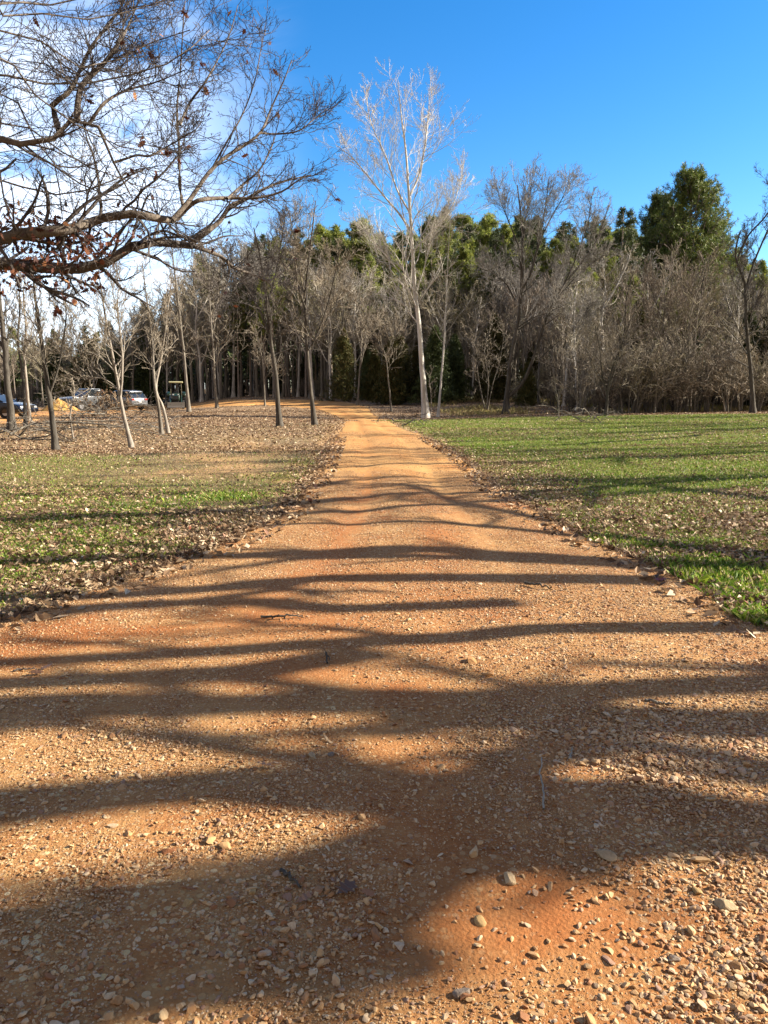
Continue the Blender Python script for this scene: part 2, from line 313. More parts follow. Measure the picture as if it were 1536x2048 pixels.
# ------------------------------------------------------------------ ground and road
def axis(segs):
    out = []
    for a, b, d in segs: out.append(np.arange(a, b, d))
    out.append([segs[-1][1]]); return np.concatenate(out)
def grid_mesh(name, xs, ys, mat, hf, zf):
    X, Y = np.meshgrid(xs, ys); Z = hf(X, Y); V = np.stack([X, Y, Z], -1).reshape(-1, 3); nx, ny = len(xs), len(ys)
    i = np.arange(ny - 1)[:, None] * nx + np.arange(nx - 1)[None]; Fq = np.stack([i, i + 1, i + nx + 1, i + nx], -1).reshape(-1, 4)
    me = mesh(name, V, Fq, mat, True); c = zf(V[:, 0], V[:, 1]); a = me.color_attributes.new('zone', 'FLOAT_COLOR', 'POINT')
    a.data.foreach_set('color', np.concatenate([c, np.ones((len(V), 1))], 1).astype(np.float32).ravel()); return me
def zcol(x, y):
    g, l = zone(x, y); r = rd(x, y); spill = smooth(1.0, 0.0, r + 0.9 * (fbm(x / .8, y / .8, 5) - .5)) * (0.9 * smooth(9, 13, y) + 0.15)
    sl_ = smooth(-6.5, -4.5, x) * smooth(-2.0, -2.8, x) * smooth(13, 15, y) * smooth(30, 22, y) * 0.8
    return np.stack([g, l, np.clip(np.maximum(spill, sl_ * smooth(.35, .6, fbm(x / 1.1, y / 1.6, 15))), 0, 1)], 1)
xs = axis([(-500, -120, 20), (-120, -40, 3), (-40, -16, 0.8), (-16, -7, 0.3), (-7, 8, 0.15), (8, 18, 0.3), (18, 45, 0.8), (45, 130, 3), (130, 500, 20)])
ys = axis([(-40, -6, 3), (-6, 2, 0.6), (2, 16, 0.15), (16, 50, 0.4), (50, 110, 1.2), (110, 200, 5), (200, 900, 30)])
tag(obj('ground', grid_mesh('ground', xs, ys, M['field'], Hg, zcol)), kind='structure')

def road_mesh():
    per = 6; cl = catmull([p[0] for p in _pairs], 60); cr_ = catmull([p[1] for p in _pairs], 60)
    ts = np.array([-.10, -.04, 0, .02, .05, .1, .16, .22, .28, .34, .4, .45, .5, .55, .6, .66, .72, .78, .84, .9, .95, .98, 1, 1.04, 1.10])
    n = len(cl); T = ts[None, :, None]
    w = np.linalg.norm(cr_ - cl, axis=1)[:, None]; s = np.arange(n) * 0.13
    jl = 0.22 * (fbm(s * 1.0, s * 0 + 3, 2, 4) - .5); jr = 0.22 * (fbm(s * 1.0, s * 0 + 9, 4, 4) - .5)
    dirv = (cr_ - cl) / w; A = cl + dirv * jl[:, None]; B = cr_ + dirv * jr[:, None]
    P = A[:, None] * (1 - T) + B[:, None] * T
    x, y = P[..., 0], P[..., 1]; t = np.broadcast_to(ts[None], x.shape)
    crown = 0.035 * np.sin(np.pi * np.clip(t, 0, 1)); out = np.maximum(np.maximum(-t, t - 1), 0)
    ruts = -0.034 * (np.exp(-((t - .30) / .07) ** 2) + np.exp(-((t - .70) / .07) ** 2)) * smooth(5, 10, y)
    bump = 0.018 * (fbm(x * 2, y * 2, 21) - .5) + 0.03 * (fbm(x / 1.5, y / 1.5, 22) - .5)
    z = H0(x, y) + 0.006 + crown + ruts + bump * np.sin(np.pi * np.clip(t, 0.02, .98)) - 0.9 * out - 0.03 * (out > 0)
    V = np.stack([x, y, z], -1).reshape(-1, 3); nx = len(ts)
    i = np.arange(n - 1)[:, None] * nx + np.arange(nx - 1)[None]; Fq = np.stack([i, i + 1, i + nx + 1, i + nx], -1).reshape(-1, 4)
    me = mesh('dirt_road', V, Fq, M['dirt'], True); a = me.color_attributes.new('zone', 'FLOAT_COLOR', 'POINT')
    tr = (np.exp(-((t - .32) / .08) ** 2) + np.exp(-((t - .56) / .07) ** 2) * 0.9) * smooth(.3, .6, fbm(x * 1.5, y / 2.0, 31)) * smooth(3, 7, y)
    tr = np.maximum(np.maximum(tr, smooth(.60, .72, fbm(x / .8 + 9, y / .8, 33))), redp(x, y) * .95)
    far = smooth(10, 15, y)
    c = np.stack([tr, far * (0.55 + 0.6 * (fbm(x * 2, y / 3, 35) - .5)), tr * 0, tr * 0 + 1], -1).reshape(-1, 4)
    a.data.foreach_set('color', np.clip(c, 0, 1).astype(np.float32).ravel()); return me
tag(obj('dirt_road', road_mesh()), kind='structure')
def road_z(x, y):
    """height of the road surface, near enough, for things lying on it"""
    xl = np.interp(y, _nearL[:, 1], _nearL[:, 0]); xr = np.interp(y, _nearR[:, 1], _nearR[:, 0]); t = np.clip((x - xl) / (xr - xl), 0, 1)
    ruts = -0.034 * (np.exp(-((t - .30) / .07) ** 2) + np.exp(-((t - .70) / .07) ** 2)) * smooth(5, 10, y)
    bump = 0.018 * (fbm(x * 2, y * 2, 21) - .5) + 0.03 * (fbm(x / 1.5, y / 1.5, 22) - .5)
    return H0(x, y) + 0.006 + 0.035 * np.sin(np.pi * t) + ruts + bump * np.sin(np.pi * np.clip(t, .02, .98))
def surf_z(x, y):
    r = rd(x, y); return np.where(r < 0, road_z(x, y), Hg(x, y))
# dirt yard behind the trees where the vehicles stand
def yard():
    th = np.linspace(0, 2 * np.pi, 61)[:-1]; c = np.array([-27.0, 66.0]); rs = np.linspace(0, 1, 16)
    rad = np.array([6.5 + 1.2 * math.sin(2 * a + .6) + 0.8 * math.sin(5 * a) for a in th])
    ex = np.array([0.75, 1.9]); V = []
    for r in rs: V.append(np.stack([c[0] + r * rad * np.cos(th) * ex[0] - r * rad * np.sin(th) * 0.65 * 1, c[1] + r * rad * np.sin(th) * ex[1], 0 * th], 1))
    V = np.concatenate(V); e = np.repeat(rs, 60); V[:, 2] = H0(V[:, 0], V[:, 1]) + 0.075 - 0.22 * smooth(.85, 1, e)
    i = np.arange(15)[:, None] * 60 + np.arange(60)[None]; j = np.arange(15)[:, None] * 60 + (np.arange(60)[None] + 1) % 60
    return mesh('dirt_yard', V, np.stack([i, i + 60, j + 60, j], -1).reshape(-1, 4), M['dirt'], True)
tag(obj('dirt_yard', yard()), kind='structure')

# ------------------------------------------------------------------ tubes and branching
def tubes(P, R, sides):
    """P (n,k,3), R (n,k) -> verts, quads"""
    n, k = P.shape[:2]; T = np.gradient(P, axis=1); T /= np.linalg.norm(T, axis=2, keepdims=True) + 1e-9
    m = T.mean(1); ref = np.where((np.abs(m[:, 2:3]) > 0.8), np.array([[1., 0, 0]]), np.array([[0, 0, 1.]]))[:, None]
    A = np.cross(T, ref); A /= np.linalg.norm(A, axis=2, keepdims=True) + 1e-9; B = np.cross(T, A)
    th = np.arange(sides) * 2 * np.pi / sides
    V = P[:, :, None] + R[:, :, None, None] * (A[:, :, None] * np.cos(th)[:, None] + B[:, :, None] * np.sin(th)[:, None])
    base = (np.arange(n) * k * sides)[:, None, None]; i = (np.arange(k - 1) * sides)[None, :, None]; j = np.arange(sides)[None, None]; j2 = (j + 1) % sides
    Fq = np.stack([base + i + j, base + i + j2, base + i + sides + j2, base + i + sides + j], -1).reshape(-1, 4)
    return V.reshape(-1, 3), Fq
def join(parts):
    V = []; Fd = {}; o = 0
    for v, f in parts:
        for ff in (f if isinstance(f, list) else [f]): Fd.setdefault(ff.shape[1], []).append(ff + o)
        V.append(v); o += len(v)
    return np.concatenate(V), [np.concatenate(x) for x in Fd.values()]
def unit(a): return a / (np.linalg.norm(a, axis=-1, keepdims=True) + 1e-9)
def grow(P, R, n, t0, t1, ang, lf, rf, up, wob, k, g, rmin=0.004, mode='tip', planar=0.0, Labs=None):
    m, kk = P.shape[:2]; t = t0 + (t1 - t0) * (np.arange(n)[None] + g.uniform(0, 1, (m, n))) / n
    s = t * (kk - 1); i = np.clip(s.astype(int), 0, kk - 2); f = (s - i)[..., None]; rows = np.arange(m)[:, None]
    p = P[rows, i] * (1 - f) + P[rows, i + 1] * f; d = unit(P[rows, i + 1] - P[rows, i]); r = R[rows, i] * (1 - f[..., 0]) + R[rows, i + 1] * f[..., 0]
    seg = np.linalg.norm(np.diff(P, axis=1), axis=2).sum(1)[:, None]
    a = np.radians(g.normal(ang[0], ang[1], (m, n))); rnd = g.normal(0, 1, (m, n, 3)); rnd[..., 2] *= (1 - planar)
    side = unit(rnd - (rnd * d).sum(-1, keepdims=True) * d)
    dd = unit(d * np.cos(a)[..., None] + side * np.sin(a)[..., None])
    shape = (1.15 - 0.75 * t) if mode == 'tip' else (0.35 + 1.3 * np.sin(np.pi * np.clip((t - t0) / (1.0001 - t0), 0.05, 0.97)) ** .8) if mode == 'round' else np.ones_like(t)
    Lc = (seg if Labs is None else Labs) * lf * shape * g.uniform(.65, 1.25, (m, n))
    rc = np.maximum(np.minimum(r * rf, r * .95), rmin)
    M_ = m * n; p = p.reshape(M_, 3); dd = dd.reshape(M_, 3); Lc = Lc.reshape(M_); rc = rc.reshape(M_)
    Q = np.zeros((M_, k, 3)); Q[:, 0] = p; step = (Lc / (k - 1))[:, None]; bend = g.normal(0, 1, (M_, 3)) * wob * 0.5
    for q in range(1, k):
        dd = unit(dd + bend + g.normal(0, wob, (M_, 3)) + np.array([0, 0, up]) / (k - 1)); Q[:, q] = Q[:, q - 1] + dd * step
    RR_ = rc[:, None] * np.linspace(1, 0.35, k)[None]; RR_ = np.maximum(RR_, rmin * 0.7)
    return Q, RR_
def resample(P, k):
    P = catmull(P, 12); s = np.concatenate([[0], np.cumsum(np.linalg.norm(np.diff(P, axis=0), axis=1))]); q = np.linspace(0, s[-1], k)
    return np.stack([np.interp(q, s, P[:, j]) for j in range(3)], 1)
def stem_arr(P, r0, r1, k=24, flare=0.0, pw=0.8):
    Q = resample(P, k); t = np.linspace(0, 1, k); R = r1 + (r0 - r1) * (1 - t) ** pw
    R = R * (1 + 1.7 * flare * np.exp(-t * k / 1.3)); return Q[None], R[None]

def bare_tree(seed, stems, cfg, bark, twig, fill=1.0):
    """stems: list of (points, r0, r1). returns (trunk mesh, crown mesh)"""
    g = np.random.default_rng(seed); tr = []; cw = []
    for (pts, r0, r1) in stems:
        P, R = stem_arr(np.array(pts, float), r0, r1, 26, 0.5 if abs(pts[0][2]) < 0.3 else 0)
        P = P + np.concatenate([np.zeros((1, 1, 3)), np.cumsum(g.normal(0, .012 * r0 / .15, (1, 25, 3)), axis=1)], 1)
        tr.append(tubes(P, R, 10))
        H = np.linalg.norm(P[0, -1] - P[0, 0])
        P1, R1 = grow(P, R, int(cfg['n1'] * fill), cfg['t0'], 0.97, (cfg['a1'], 12), cfg['l1'], cfg['rf'], cfg['up'], cfg['wob'], 9, g, cfg['rmin'] * 1.6, cfg.get('mode', 'tip'), 0.0, np.array([[max(H, cfg.get('lmin', 0))]]))
        tr.append(tubes(P1, R1, 5))
        P2, R2 = grow(P1, R1, cfg['n2'], 0.15, 1, (cfg['a2'], 13), cfg['l2'], .62, cfg['up'] * .8, cfg['wob'] * 1.2, 7, g, cfg['rmin'] * 1.2)
        cw.append(tubes(P2, R2, 4))
        P3, R3 = grow(P2, R2, cfg['n3'], 0.1, 1, (cfg['a2'], 15), cfg['l3'], .65, cfg['up'] * .6, cfg['wob'] * 1.4, 5, g, cfg['rmin'])
        cw.append(tubes(P3, R3, 3))
        if cfg.get('n4', 0):
            P4, R4 = grow(P3, R3, cfg['n4'], 0.1, 1, (36, 16), cfg.get('l4', .5), .7, cfg['up'] * .5, cfg['wob'] * 1.5, 4, g, cfg['rmin'] * .8)
            cw.append(tubes(P4, R4, 3))
    V, Fq = join(tr); V2, F2 = join(cw)
    return mesh('trunk', V, Fq, bark, True), mesh('crown', V2, F2, twig, False)
def tree_obj(name, tm, cm, loc, label, cat, group=None, rz=0, s=1):
    r = obj(name, None, None, loc, rz, s); tag(r, label, cat, group); obj('trunk', tm, r)
    if cm is not None: obj('crown', cm, r)
    return r
CFG = dict(rf=.42, a2=36, n1=20, t0=.35, a1=48, l1=.42, up=.55, wob=.10, n2=7, l2=.5, n3=6, l3=.5, rmin=.009, n4=0)
def cfg(**k): c = dict(CFG); c.update(k); return c

def px_stem(base, pts, r0, r1, yw=0.0, seed=0):
    """a stem traced from its base over points; stands at the base's distance and wanders a little in depth"""
    b = gp(*base) if len(base) == 2 else np.array(base); g = np.random.default_rng(seed); out = [b.copy()]; Y = b[1]
    for i, (u, v) in enumerate(pts): out.append(at(u, v, Y + g.normal(0, yw) * (i + 1) / len(pts)))
    return b, np.array(out), r0, r1

# ------------------------------------------------------------------ the trees that stand apart
def hero(name, seed, stems_px, c, bark, twig, label, cat='tree', fill=1.0, sink=0.06, rs=.64):
    base = None; st = []
    for j, (b, pts, r0, r1, yw) in enumerate(stems_px):
        if j == 0 or b is not None:
            bb, P, _, _ = px_stem(b, pts, r0, r1, yw, seed + j)
            if base is None: base = bb
            P[0, 2] = min(P[0, 2], P[0, 2]) - sink
        else:                                               # a fork: starts on the first stem
            q = st[0][0] + base; Y0 = base[1]; P = [at(*pts[0], Y0)]
            g = np.random.default_rng(seed + j)
            for i, (u, v) in enumerate(pts[1:]): P.append(at(u, v, Y0 + g.normal(0, yw) * (i + 1) / len(pts)))
            P = np.array(P)
        st.append((P - base, r0 * rs, r1 * .7))
    c = dict(c); c['rmin'] *= .72; c.setdefault('lmin', 6.5); c['n1'] = int(c['n1'] * 1.1); c['rf'] = .34; c['wob'] = c['wob'] * 1.35; c['rmin'] *= 1.15
    tm, cm = bare_tree(seed, st, c, bark, twig, fill)
    return tree_obj(name, tm, cm, base, label, cat)
G_, D_, PA = M['bark_grey'], M['bark_dark'], M['bark_pale']
tg, td, tp, tt, tpl = M['twig_grey'], M['twig_dark'], M['twig_pale'], M['twig_tan'], M['twig_plum']

hero('sycamore_tree', 11, [((852, 836), [(845, 740), (838, 640), (830, 550), (824, 450), (818, 370), (812, 300), (802, 220), (797, 160)], .30, .02, .2),
     (None, [(826, 470), (800, 430), (770, 395), (735, 350), (700, 310), (672, 290)], .12, .02, 1.0),
     (None, [(820, 390), (838, 350), (850, 290), (857, 230), (862, 165)], .11, .02, 1.0),
     (None, [(822, 430), (795, 380), (775, 320), (745, 250), (735, 200)], .10, .02, 1.2),
     (None, [(829, 500), (870, 455), (900, 420), (925, 350)], .08, .018, 1.0),
     (None, [(834, 590), (812, 560), (780, 520), (745, 480), (720, 440)], .07, .018, 1.0),
     (None, [(834, 580), (850, 530), (862, 480), (880, 420)], .06, .015, 1.0)],
     cfg(n1=20, t0=.28, a1=36, l1=.28, up=.55, a2=32, n2=8, l2=.56, n3=5, l3=.52, rmin=.007, n4=2, l4=.5, wob=.07, lmin=12), PA, tp, 'tallest tree, a white-barked bare sycamore rising at the end of the road')
hero('birch_like_tree', 12, [((876, 834), [(884, 740), (890, 660), (893, 580), (896, 500), (900, 440)], .12, .02, .2)],
     cfg(n1=14, t0=.35, a1=42, l1=.30, up=.5, n2=6, n3=5), PA, tt, 'slender pale-barked tree leaning away from the foot of the white sycamore')
hero('dark_forked_tree', 13, [((1011, 828), [(1013, 790), (1020, 720), (1034, 640), (1040, 560), (1040, 470), (1036, 420), (1030, 370)], .26, .04, .2),
     (None, [(1015, 795), (1045, 768), (1066, 720), (1085, 660), (1110, 600), (1150, 545), (1190, 490), (1215, 420)], .19, .03, .6),
     (None, [(1042, 580), (1060, 550), (1078, 480), (1090, 420), (1098, 360)], .12, .025, 1),
     (None, [(1030, 600), (1010, 565), (985, 545), (955, 535)], .08, .02, .8),
     (None, [(1090, 640), (1120, 590), (1165, 540), (1220, 500)], .10, .02, 1), (None, [(1072, 725), (1105, 693), (1135, 668), (1160, 645), (1180, 605)], .07, .015, 1), (None, [(1041, 500), (1020, 450), (1000, 400), (990, 365)], .08, .015, 1), (None, [(1075, 490), (1105, 430), (1130, 385), (1140, 350)], .08, .015, 1),
     (None, [(1120, 585), (1150, 520), (1175, 450), (1185, 390)], .08, .015, 1), (None, [(1040, 540), (1050, 450), (1062, 380), (1066, 345)], .09, .015, 1)],
     cfg(n1=24, t0=.35, a1=38, l1=.26, up=.65, a2=30, n2=8, l2=.58, n3=5, l3=.58, rmin=.008, n4=2, lmin=10), D_, M['twig_ash'], 'dark forked tree with a broad crown behind the green lawn')
hero('clump_tree', 14, [((972, 826), [(958, 760), (950, 700), (935, 640)], .08, .015, .3), ((973, 826), [(976, 760), (968, 700), (985, 640)], .08, .015, .3), ((974, 826), [(985, 770), (1000, 720), (1010, 660)], .06, .012, .3)],
     cfg(n1=12, t0=.3, a1=45, l1=.35, n2=6, n3=5), G_, tg, 'low many-stemmed bare tree between the sycamore and the dark forked tree')
hero('bare_tree', 15, [((560, 853), [(556, 800), (550, 740), (541, 680), (534, 620), (526, 560), (515, 500), (505, 455)], .21, .03, .2),
     (None, [(537, 665), (520, 620), (500, 585), (470, 540), (450, 500)], .11, .02, .8),
     (None, [(534, 610), (548, 560), (560, 500), (570, 440)], .08, .02, .8)],
     cfg(n1=16, t0=.30, a1=50, l1=.36, n2=8, n3=6, n4=2, rmin=.007), D_, td, 'stout dark tree beside the bend of the road, its trunk leaning a little', rs=.52)
hero('bare_tree', 16, [((630, 850), [(622, 790), (616, 720), (612, 650), (610, 590), (616, 520), (622, 460), (628, 400)], .19, .025, .2),
     (None, [(618, 700), (638, 660), (655, 610), (668, 560), (680, 500)], .07, .02, .8), (None, [(612, 620), (596, 570), (586, 500), (580, 430)], .07, .02, .8)],
     cfg(n1=18, t0=.30, a1=46, l1=.36, n2=8, n3=6, n4=2, up=.7, rmin=.007), D_, tg, 'dark tree with a flared foot on the very edge of the orange road', rs=.52)
hero('bare_tree', 17, [((434, 816), [(430, 760), (427, 700), (422, 640), (418, 560), (420, 500)], .17, .03, .2)], cfg(n1=20, t0=.25, a1=60, l1=.34), G_, tg, 'straight grey tree between the green tractor and the road bend')
hero('bare_tree', 18, [((530, 812), [(528, 770), (524, 720), (516, 680), (505, 640)], .10, .02, .2), (None, [(527, 760), (540, 745), (545, 735)], .04, .01, .2)], cfg(n1=14, t0=.35, l1=.4), G_, tg, 'thin forked grey tree standing before the far orange curve')
hero('crooked_tree', 19, [((588, 790), [(584, 740), (578, 700), (590, 670), (585, 630)], .11, .02, .2), (None, [(582, 720), (565, 700), (550, 690)], .05, .015, .2)], cfg(n1=14, t0=.3, l1=.4, wob=.2), PA, tg, 'small crooked pale tree before the dark pine trunks')
hero('bare_tree', 20, [((655, 801), [(656, 740), (657, 680), (655, 600), (660, 530)], .15, .03, .2)], cfg(n1=18, t0=.35), D_, td, 'dark straight trunk beyond the road beside the olive cedar')
hero('bare_tree', 21, [((715, 810), [(718, 760), (722, 700), (720, 620), (716, 540)], .13, .02, .2), (None, [(719, 745), (728, 700), (735, 650), (745, 580)], .08, .02, .2)], cfg(n1=16, t0=.3), G_, tg, 'grey tree forking low right behind the crest of the road')
hero('bare_tree', 22, [((783, 823), [(778, 770), (772, 720), (762, 685), (758, 640)], .10, .02, .2), (None, [(770, 712), (785, 690), (795, 660)], .05, .012, .3)], cfg(n1=14, t0=.4, l1=.45), G_, tg, 'thin leaning grey tree on the leaf litter near the sycamore')
hero('bare_tree', 23, [((815, 798), [(813, 740), (810, 690), (812, 630), (806, 560)], .12, .02, .2)], cfg(n1=16, t0=.4), PA, tg, 'pale straight young tree just behind the white sycamore')
hero('bare_tree', 24, [((378, 824), [(372, 760), (367, 700), (360, 640), (352, 570), (345, 500), (340, 450)], .19, .03, .2)], cfg(n1=20, t0=.3, a1=34, l1=.24, up=.85), G_, tg, 'sunlit grey tree rising beside the wheel of the green tractor')
hero('bare_tree', 25, [((402, 803), [(396, 760), (390, 700), (385, 640), (390, 560)], .15, .02, .2)], cfg(n1=18, t0=.35), G_, tt, 'leaning grey tree a little way behind the green tractor')
hero('bare_tree', 26, [((324, 869), [(318, 820), (310, 775), (306, 720), (300, 650), (290, 580), (284, 530)], .10, .015, .2)], cfg(n1=14, t0=.35, a1=34, l1=.24, up=.85, n4=2, rmin=.007), G_, tg, 'darker, straighter one of two slim trunks crossing in front of the tractor')
hero('bare_tree', 34, [((337, 866), [(326, 815), (312, 780), (320, 730), (330, 670), (338, 600), (345, 550)], .09, .015, .2)], cfg(n1=14, t0=.35, a1=34, l1=.24, up=.85, n4=2, rmin=.007), M['bark_light'], tg, 'paler, more slanting one of two slim trunks crossing in front of the tractor')
hero('bare_tree', 27, [((264, 896), [(252, 850), (243, 800), (236, 760), (224, 700), (212, 640), (202, 580), (196, 530)], .095, .014, .2), (None, [(241, 790), (244, 740), (243, 690), (236, 620), (238, 560)], .06, .012, .3), (None, [(240, 785), (220, 765), (195, 755), (150, 755)], .03, .01, .5), (None, [(234, 750), (212, 725), (180, 705), (130, 700)], .035, .01, .5)],
     cfg(n1=14, t0=.30, a1=38, l1=.32, n4=1, up=.85, rmin=.006), M['bark_light'], tg, 'slim pale tree with feathery low twigs in front of the silver car')
hero('bare_tree', 28, [((112, 901), [(108, 860), (102, 810), (94, 760), (86, 700), (78, 640), (70, 580), (66, 520)], .13, .02, .2), (None, [(98, 790), (115, 740), (125, 690), (132, 630), (130, 570)], .05, .012, .3)], cfg(n1=16, t0=.35, a1=34, l1=.24, up=.85, n4=2, rmin=.006), D_, tg, 'dark leaning tree in front of the orange dirt pile')
hero('bare_tree', 29, [((24, 862), [(20, 800), (14, 740), (8, 680), (2, 620), (-4, 540), (-8, 470)], .22, .04, .2)], cfg(n1=18, t0=.35, a1=34, l1=.24, up=.85, n4=1), D_, td, 'thick dark trunk standing in front of the dark blue car')
hero('bare_tree', 30, [((51, 856), [(48, 800), (44, 740), (36, 680), (40, 610), (36, 540)], .11, .02, .2)], cfg(n1=14, t0=.35, a1=34, l1=.24, up=.85, n4=1), D_, tg, 'dark slim trunk touching a paler one, between the blue car and the dirt pile')
hero('bare_tree', 35, [((60, 844), [(55, 790), (50, 720), (52, 660), (48, 590), (56, 530)], .13, .02, .2)], cfg(n1=16, t0=.35, a1=34, l1=.24, up=.85, n4=1), M['bark_light'], tg, 'pale sunlit trunk just behind the dark slim one, near the blue car')
hero('spreading_tree', 31, [((1212, 832), [(1216, 790), (1225, 740), (1245, 690), (1262, 640)], .13, .02, .3), (None, [(1215, 795), (1205, 750), (1200, 700), (1190, 650)], .08, .015, .4), (None, [(1217, 780), (1235, 720), (1240, 680), (1225, 640)], .07, .015, .4)],
     cfg(n1=14, t0=.15, a1=56, l1=.42, n2=7, n4=1, rmin=.007), D_, tg, 'low bushy bare tree with drooping pale twigs at the back edge of the lawn')
hero('gnarled_tree', 32, [((1506, 826), [(1502, 760), (1496, 700), (1490, 640), (1488, 570), (1470, 510), (1480, 460)], .28, .05, .3), (None, [(1488, 590), (1510, 520), (1540, 450), (1575, 380)], .15, .03, .8), (None, [(1474, 520), (1498, 470), (1540, 420), (1570, 330)], .12, .03, .8)],
     cfg(n1=18, t0=.25, a1=50, l1=.36, n2=8, n3=7, n4=2, up=.7, rmin=.009), D_, td, 'gnarled dark tree topping the thicket at the edge of the wood', rs=.46)

# ------------------------------------------------------------------ woodland prototypes
def proto_bare(seed, H, r0, c, bark, twig, lean=0.0, t_low=0.0):
    g = np.random.default_rng(seed); P = [np.array([0, 0, -.1])]
    for i in range(1, 6): P.append(np.array([lean * H * i / 5 + g.normal(0, .02 * H) * i / 5, g.normal(0, .02 * H) * i / 5, H * i / 5 * .92]))
    st = [(np.array(P), r0, r0 * .12)]
    for q in range(2):
        i = g.integers(1, 4); a = g.uniform(0, 6.28); s = P[i] * .5 + P[i + 1] * .5
        st.append((np.array([s, s + [.06 * H * math.cos(a), .06 * H * math.sin(a), .10 * H], s + [.13 * H * math.cos(a), .13 * H * math.sin(a), .26 * H], s + [.17 * H * math.cos(a), .17 * H * math.sin(a), .40 * H]]), r0 * .45, r0 * .1))
    return bare_tree(seed, st, c, bark, twig)
BP = [proto_bare(101, 15, .17, cfg(n1=16, l1=.34, rmin=.017, n3=3), G_, M['twig_ash']), proto_bare(102, 14, .14, cfg(n1=18, l1=.30, rmin=.017, a1=34, up=.8, n3=3), D_, tpl, .03),
      proto_bare(103, 13, .15, cfg(n1=16, l1=.38, rmin=.017, a1=52, n3=3), G_, tt, -.03), proto_bare(104, 16, .19, cfg(n1=16, l1=.32, rmin=.017, a1=40, up=.7, n3=3), D_, tg, .02),
      proto_bare(105, 12, .12, cfg(n1=18, l1=.36, rmin=.017, a1=36, up=.8, t0=.25, n3=3), G_, tpl), proto_bare(106, 14, .15, cfg(n1=18, l1=.32, rmin=.017, a1=50, wob=.16, n3=3), PA, tt, .04)]
def proto_shrub(seed, H, n, twig, bark):
    g = np.random.default_rng(seed); st = []
    for i in range(n):
        a = g.uniform(0, 6.28); r = g.uniform(.05, .5) * H * .25; h = H * g.uniform(.6, 1)
        b = np.array([r * math.cos(a) * .6, r * math.sin(a) * .6, -.05]); o = np.array([math.cos(a), math.sin(a), 0]) * H * g.uniform(.05, .35)
        st.append((np.array([b, b + o * .25 + [0, 0, h * .35], b + o * .6 + [0, 0, h * .7], b + o + [0, 0, h]]), .035, .008))
    return bare_tree(seed, st, cfg(n1=8, t0=.12, a1=40, l1=.42, n2=5, n3=3, rmin=.013, up=.5, wob=.16), bark, twig)
SP = [proto_shrub(201, 4.5, 7, tpl, G_), proto_shrub(202, 3.6, 8, tt, G_), proto_shrub(203, 5.5, 6, tg, G_), proto_shrub(204, 2.6, 9, tpl, D_)]

def tufts(C, n, L_, w, g, updir=.3):
    """needle tufts: n thin leaves round each centre"""
    m = len(C); d = g.normal(0, 1, (m, n, 3)); d[..., 2] += updir; d = unit(d); s = unit(np.cross(d, g.normal(0, 1, (m, n, 3))))
    c = C[:, None] + d * L_ * .15; ln = L_ * g.uniform(.6, 1.2, (m, n, 1)); V = np.stack([c - s * w, c + s * w, c + d * ln + s * w * .5, c + d * ln - s * w * .5], 2).reshape(-1, 3)
    return V, np.arange(m * n * 4).reshape(-1, 4)
def proto_pine(seed, H, r0, cb, spread, nb, mat, tn=10, dens=1.0, cone=.9):
    g = np.random.default_rng(seed)
    P, R = stem_arr(np.array([[0, 0, -.1], [g.normal(0, .15), g.normal(0, .15), H * .35], [g.normal(0, .2), g.normal(0, .2), H * .7], [g.normal(0, .2), g.normal(0, .2), H]]), r0, .03, 20, .4)
    tr = [tubes(P, R, 8)]; t = np.sort(g.uniform(cb, .985, nb)); s = t * 19; i = np.clip(s.astype(int), 0, 18); f = (s - i)[:, None]; p = P[0][i] * (1 - f) + P[0][i + 1] * f
    a = g.uniform(0, 6.28, nb); rel = (t - cb) / (1 - cb); Ln = spread * (1 - rel ** 1.6 * cone) * np.minimum(1, .5 + rel * 3) * g.uniform(.55, 1.25, nb) + .35
    k = 7; Q = np.zeros((nb, k, 3)); Q[:, 0] = p; el = np.radians(g.normal(5, 12, nb) + 40 * rel ** 1.5); d = np.stack([np.cos(a) * np.cos(el), np.sin(a) * np.cos(el), np.sin(el)], 1)
    for q in range(1, k): d = unit(d + g.normal(0, .10, (nb, 3)) + [0, 0, .07]); Q[:, q] = Q[:, q - 1] + d * (Ln / (k - 1))[:, None]
    R1 = np.maximum(.018 + .012 * Ln[:, None] * np.linspace(1, .2, k)[None], .012); tr.append(tubes(Q, R1, 4))
    P2, R2 = grow(Q, R1, 6, .3, 1, (45, 15), .42, .6, .4, .12, 4, g, .01); tr.append(tubes(P2, R2, 3))
    ce = np.concatenate([P2[:, -1], P2[:, 2], Q[:, -1], Q[:, -2], P2[:, -1] + g.normal(0, .18, P2[:, -1].shape)])
    if dens < 1: ce = ce[g.uniform(0, 1, len(ce)) < dens]
    V2, F2 = tufts(ce, tn, .34, .028, g)
    V, Fq = join(tr); return mesh('trunk', V, Fq, M['bark_pine'], True), mesh('crown', V2, F2, mat)
PP = [proto_pine(301, 20, .20, .50, 2.7, 60, M['needle']), proto_pine(302, 18, .18, .55, 2.4, 52, M['needle']), proto_pine(303, 21, .20, .62, 2.6, 46, M['needle']), proto_pine(304, 17, .17, .42, 2.6, 62, M['needle_dark'])]
PBIG = proto_pine(310, 23, .38, .28, 6.6, 300, M['needle_mid'], 12, 1, .80)
